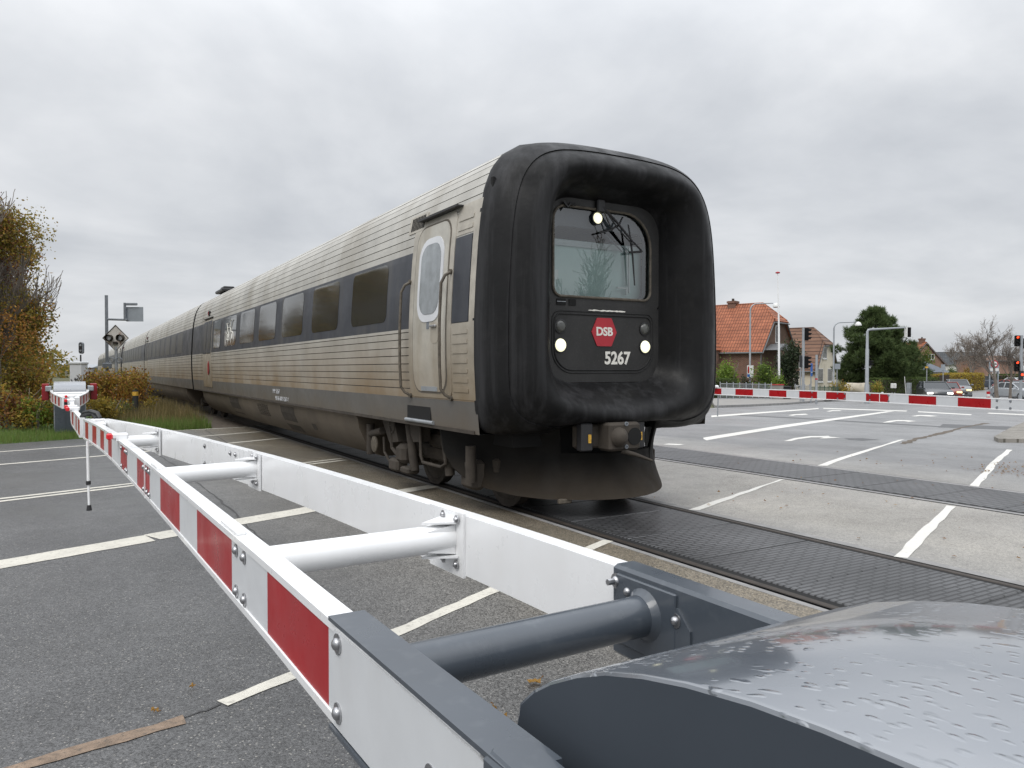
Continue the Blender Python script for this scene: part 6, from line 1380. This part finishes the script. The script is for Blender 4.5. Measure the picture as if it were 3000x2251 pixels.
# grey mesh fence
def fence(lab, a, b, hh, mt, n, rails=2, dens=6):
    A, B = spot(*a), spot(*b); t = thing('fence', lab, 'fence', A, world=True); dv = B - A
    for i in range(n + 1):
        q = A + dv * i / n; zpole('post', q, hh + .1, .035, mt, 8, t)
    mb = MB()
    for i in range(rails): mb.tube([A + Vector((0, 0, .1 + (hh - .12) * i / (rails - 1))), B + Vector((0, 0, .1 + (hh - .12) * i / (rails - 1)))], .02, 6)
    k = n * dens
    for i in range(k): q = A + dv * (i + .5) / k; mb.tube([q + Vector((0, 0, .1)), q + Vector((0, 0, hh))], .012, 4)
    mb.build('bars', M[mt], t); return t
fence('grey metal fence at the foot of the brick house garden', (2110, 51), (2260, 52.5), 1.15, 'zinc', 8)
fence('grey metal fence right of the flagpole, behind the boom', (2330, 54), (2372, 55), 1.1, 'zinc', 3)
fence('green mesh fence before the cream cottage', (2376, 58), (2480, 60), 1.0, 'greenfence' if 'greenfence' in M else 'gutter', 8, 2, 8)
p = spot(2515, 60); t = thing('boat_on_trailer', 'cream covered boat on a trailer under the pine', 'boat', p, -HEAD)
mb = MB(); rows = []
for x, w, z in ((-1.0, .05, 1.12), (-.6, .22, 1.08), (0, .38, 1.05), (.8, .45, 1.05), (1.4, .42, 1.05)): rows.append([Vector((a * w * .9, x * 1.2, zz_)) for a, zz_ in ((-1, z), (-.9, z - .35), (-.35, .55), (.35, .55), (.9, z - .35), (1, z), (.5, z + .28), (-.5, z + .28))])
mb.grid(rows, 0, closed=True); mb.add(rows[0], [tuple(range(8))]); mb.add(rows[-1], [tuple(range(8))]); mb.build('covered_hull', M['render'], t, 40)
mb = MB(); mb.box((0, .2, .46), (.7, 2.6, .08)); 
for s in (-1, 1): mb.lathe((s * .38, .5, .27), [(.27, 0), (.27, .16)], 14, axis=(s, 0, 0))
mb.build('trailer', M['under'], t)
for px, lab in ((2302, 'black wheeled bin behind the boom, right of the flagpole'),):
    p = spot(px, 54); t = thing('wheeled_bin', lab, 'bin', p, -HEAD); mb = MB(); mb.box((0, 0, .5), (.55, .6, .9), 0, bev=.04); mb.build('body', M['blackplastic'], t); mb = MB(); mb.box((0, -.02, .99), (.62, .68, .08), 0, bev=.03); mb.build('lid', M['blackplastic'], t)
p = spot(2275, 53.0); t = thing('planter_box', 'white and red low planter box below the flagpole', 'planter', p, -HEAD); mb = MB(); mb.box((0, 0, .55), (.85, .4, 1.1), 0, bev=.02); mb.build('box', M['paving'], t); mb = MB(); mb.box((0, -.02, 1.12), (.92, .44, .06)); mb.build('rim', M['signred'], t)
# ------------------------------------------------------------------ cars
def carpaint(n, c): return mat(n, c, .3, .1, .05, 3, coat=.4)
M['tyre'] = mat('tyre_rubber', (.018, .018, .018), .85); M['plate'] = mat('number_plate', (.7, .7, .68), .5); M['carlight'] = mat('lit_car_headlight', (.9, .9, .85), .2, emit=((1, .96, .88), 2.2)); M['amber'] = mat('lit_amber_headlight', (.9, .7, .3), .2, emit=((1, .75, .28), 2.0)); M['carlamp'] = mat('car_lamp_glass', (.35, .36, .37), .12, spec=.8)
def car(lab, px, d, yaw, paint, L_=4.3, W=1.8, H_=1.5, suv=False, light='carlight', lit=True, group='cars on the street', lean=0.0):
    p = spot(px, d); t = thing('car', lab, 'car', p, math.atan2(-FH.y, -FH.x) + yaw, group=group); hb = .69 * H_; w = W / 2          # front toward +x
    st = [(L_ / 2, .42, .74, .80), (L_ / 2 - .06, .30, .86, .90), (L_ / 2 - .5, .22, hb * .92, .98), (L_ / 2 - 1.2, .22, hb, 1.0), (-L_ / 2 + .8, .22, hb * 1.04, 1.0), (-L_ / 2 + .1, .30, hb * 1.0, .95), (-L_ / 2, .45, hb * .8, .88)]
    rows = []
    for x, z0, z1, k in st: rows.append([Vector((x, a * w * k, z)) for a, z in ((-.88, z0), (-1, z0 + .12), (-1, (z0 + z1) / 2), (-.97, z1 - .08), (-.86, z1), (0, z1 + .02), (.86, z1), (.97, z1 - .08), (1, (z0 + z1) / 2), (1, z0 + .12), (.88, z0))])
    mb = MB(); mb.grid(rows, 0, closed=True); mb.add(rows[0], [tuple(range(11))]); mb.add(rows[-1], [tuple(range(11))]); body = mb.build('body', paint, t, 40)
    xf = L_ / 2 - 1.15; xb = -L_ / 2 + (.15 if suv else .35); xr0 = xf - .85; xr1 = xb + (.45 if suv else .75); rw = w * .74
    cab = [[Vector((x, y, z)) for x, y, z in ((xf, -w * .88, hb - .01), (xb, -w * .9, hb + .02), (xb, w * .9, hb + .02), (xf, w * .88, hb - .01))], [Vector((x, y, z)) for x, y, z in ((xr0, -rw, H_ - .05), (xr1, -rw, H_ - .06), (xr1, rw, H_ - .06), (xr0, rw, H_ - .05))]]
    mb = MB(); mb.grid(cab, 0, closed=True); mb.build('windows', M['carglass'], t)
    mb = MB(); mb.prism([(xr0 + .03, -rw - .01, H_ - .07), (xr0 + .03, rw + .01, H_ - .07), (xr0 - .3, rw * .95, H_), (xr1 + .3, rw * .95, H_), (xr1 - .05, rw + .01, H_ - .07), (xr1 - .05, -rw - .01, H_ - .07), (xr1 + .3, -rw * .95, H_), (xr0 - .3, -rw * .95, H_)], (0, 0, .005)); 
    mb2 = MB(); q = [(xr0, H_ - .03)]
    mb = MB(); mb.box(((xr0 + xr1) / 2, 0, H_ - .03), (xr0 - xr1, rw * 2.02, .07), 0, bev=.03)
    for s in (-1, 1):
        mb.tube([(xf, s * w * .88, hb), (xr0, s * rw, H_ - .04)], .045, 6); mb.tube([((xf + xb) / 2 - .1, s * w * .9, hb), ((xr0 + xr1) / 2 - .05, s * rw, H_ - .04)], .05, 6); mb.tube([(xb, s * w * .9, hb), (xr1, s * rw, H_ - .05)], .07, 6)
    mb.build('roof', paint, t, 40)
    for x in (L_ / 2 - .85, -L_ / 2 + .8):
        for s in (-1, 1):
            mb = MB(); mb.lathe((x, s * (w - .19), .32), [(.31, 0), (.32, .02), (.32, .18), (.29, .20), (.22, .20)], 20, axis=(0, s, 0)); wh = mb.build('wheel', M['tyre'], t, 40)
            mb = MB(); mb.lathe((x, s * (w - .19), .32), [(.21, .19), (.20, .205), (.05, .21)], 16, axis=(0, s, 0)); mb.build('rim', M['zinc'], wh, 40)
    for s in (-1, 1):
        mb = MB(); mb.box((L_ / 2 - .10, s * w * .66, .76), (.24, .38, .13), 0, bev=.05); mb.build('headlight', M[light] if lit else M['carlamp'], t, 40)
        mb = MB(); mb.box((xf - .15, s * (w + .09), hb + .06), (.14, .2, .14), 0, bev=.04); mb.build('mirror', paint, t, 40)
    mb = MB(); mb.box((L_ / 2 + .0, 0, .50), (.04, 1.0, .16), 0, bev=.015); mb.build('grille', M['blackplastic'], t)
    mb = MB(); mb.box((L_ / 2 + .025, 0, .42), (.02, .5, .11)); mb.build('number_plate', M['plate'], t)
    return t
black_p, red_p, grey_p, navy_p, silver_p, white_p = carpaint('black_car_paint', (.035, .04, .046)), carpaint('red_car_paint', (.22, .03, .022)), carpaint('grey_car_paint', (.16, .17, .18)), carpaint('navy_car_paint', (.03, .04, .06)), carpaint('silver_car_paint', (.38, .40, .42)), carpaint('white_car_paint', (.62, .63, .64))
car('dark grey car waiting first in line behind the boom', 2738, 54, -.35, black_p, 4.4, 1.85, 1.55, True)
car('red car waiting second behind the dark car, its headlight on', 2778, 60, -.42, red_p, 3.9, 1.7, 1.52, light='amber')
car('silver grey car third in the waiting line', 2806, 66, -.42, grey_p, 4.3, 1.8, 1.65, True, light='amber')
car('dark blue car with bright headlights coming up the street', 2905, 96, .05, navy_p, 4.4, 1.85, 1.68, True)
car('silver car at the right edge with its lamps off, nearest of that group', 2982, 62, .08, silver_p, 4.4, 1.8, 1.45, lit=False, group='cars at the right edge')
car('red car behind the silver car at the right edge', 2972, 74, .08, red_p, 4.2, 1.75, 1.5, light='amber', group='cars at the right edge')
car('white car at the back of the group at the right edge', 2988, 84, .08, white_p, 4.3, 1.8, 1.6, lit=False, group='cars at the right edge')
for k, px in enumerate((2935, 2942, 2950)):
    p = spot(px, 90); t = thing('white_board', 'white board standing behind the dark blue car, %s of three' % ('leftmost', 'middle', 'rightmost')[k], 'board', p, -HEAD, group='white boards by the street'); mb = MB(); mb.box((0, 0, .65), (.24, .12, 1.1), 0, bev=.02); mb.box((0, 0, .06), (.3, .3, .12)); mb.build('panel', M['winframe'], t)
t_ = thing('bare_tree', 'bare tree standing behind the viewer across the road', 'tree', (13.6, -6.2, 0), world=True); mbx = MB(); branches('', (13.6, -6.2, 0), 6.2, .14, None, seed=9, levels=4, spread=.6, kids=(3, 4), first=.45, mb=mbx, n=6, rmin=.012); mbx.build('branches', M['twig'], t_, fix=False)
# ------------------------------------------------------------------ fallen leaves
M['fallen'] = leafmat('fallen_leaf', [(.30, .14, .03), (.20, .09, .03), (.38, .22, .05), (.12, .06, .03)])
def fallen(name, x, y, s, seed, lab, yaw):
    r = random.Random(seed); mb = MB(); ctr = Vector((x, y, .018 - drop(x))); n = 14; pts = []
    for k in range(n):
        a = 6.283 * k / n; rr = s * (.55 + .25 * abs(math.cos(a * 2.5)) + .12 * r.random()) * (1.15 if abs(math.cos(a)) > .6 else .75); v = Matrix.Rotation(yaw, 4, 'Z') @ Vector((rr * math.cos(a), rr * math.sin(a), r.uniform(-.006, .014))); pts.append(ctr + v)
    mb.add([ctr] + pts, [(0, k + 1, (k + 1) % n + 1) for k in range(n)]); mb.tube([pts[0], pts[0] + Matrix.Rotation(yaw, 4, 'Z') @ Vector((s * .5, .01, .005))], .002, 4); o = mb.build(name, M['fallen'], None); tag(o, lab, 'leaf', 'fallen leaves near the barrier'); return o
for i, (px, py, s, lab) in enumerate(((1565, 2008, .038, 'curled orange leaf on the asphalt just left of the hood'), (1447, 2085, .016, 'tiny orange leaf scrap left of the hood'), (1472, 2108, .024, 'dark crumpled leaf left of the hood, lowest of the leaves'), (563, 2021, .016, 'pale yellow leaf on the bare asphalt at the lower left'), (455, 2092, .018, 'small dark twig like leaf above the brown marking'))):
    q = gnd(px, py); fallen('fallen_leaf', q.x, q.y, s, i, lab, i * 1.3)
rl = np.random.RandomState(8); V = []; F = []
for i in range(210):
    if i < 90: q = gnd(1900 + rl.uniform(1960, 2212) / 2.0109, 1150 + rl.uniform(415, 500) / 2.0109); x, y = q.x, q.y
    elif i < 175: x = rl.uniform(8.2, 14); y = rl.uniform(2.5, 9)
    else: x = rl.uniform(5.8, 8.5); y = rl.uniform(2.6, 7)
    s = rl.uniform(.009, .026); a = rl.uniform(0, 6.28); z = .014 - drop(x); b = len(V)
    V += [(x + s * math.cos(a), y + s * math.sin(a), z), (x - s * .6 * math.sin(a), y + s * .6 * math.cos(a), z + rl.uniform(0, .02)), (x - s * math.cos(a), y - s * math.sin(a), z), (x + s * .6 * math.sin(a), y - s * .6 * math.cos(a), z + rl.uniform(0, .01))]; F.append((b, b + 1, b + 2, b + 3))
mb = MB(); mb.v = V; mb.f = F; mb.m = [0] * len(F); tag(mb.build('leaf_litter', M['fallen'], None, fix=False), kind='stuff')
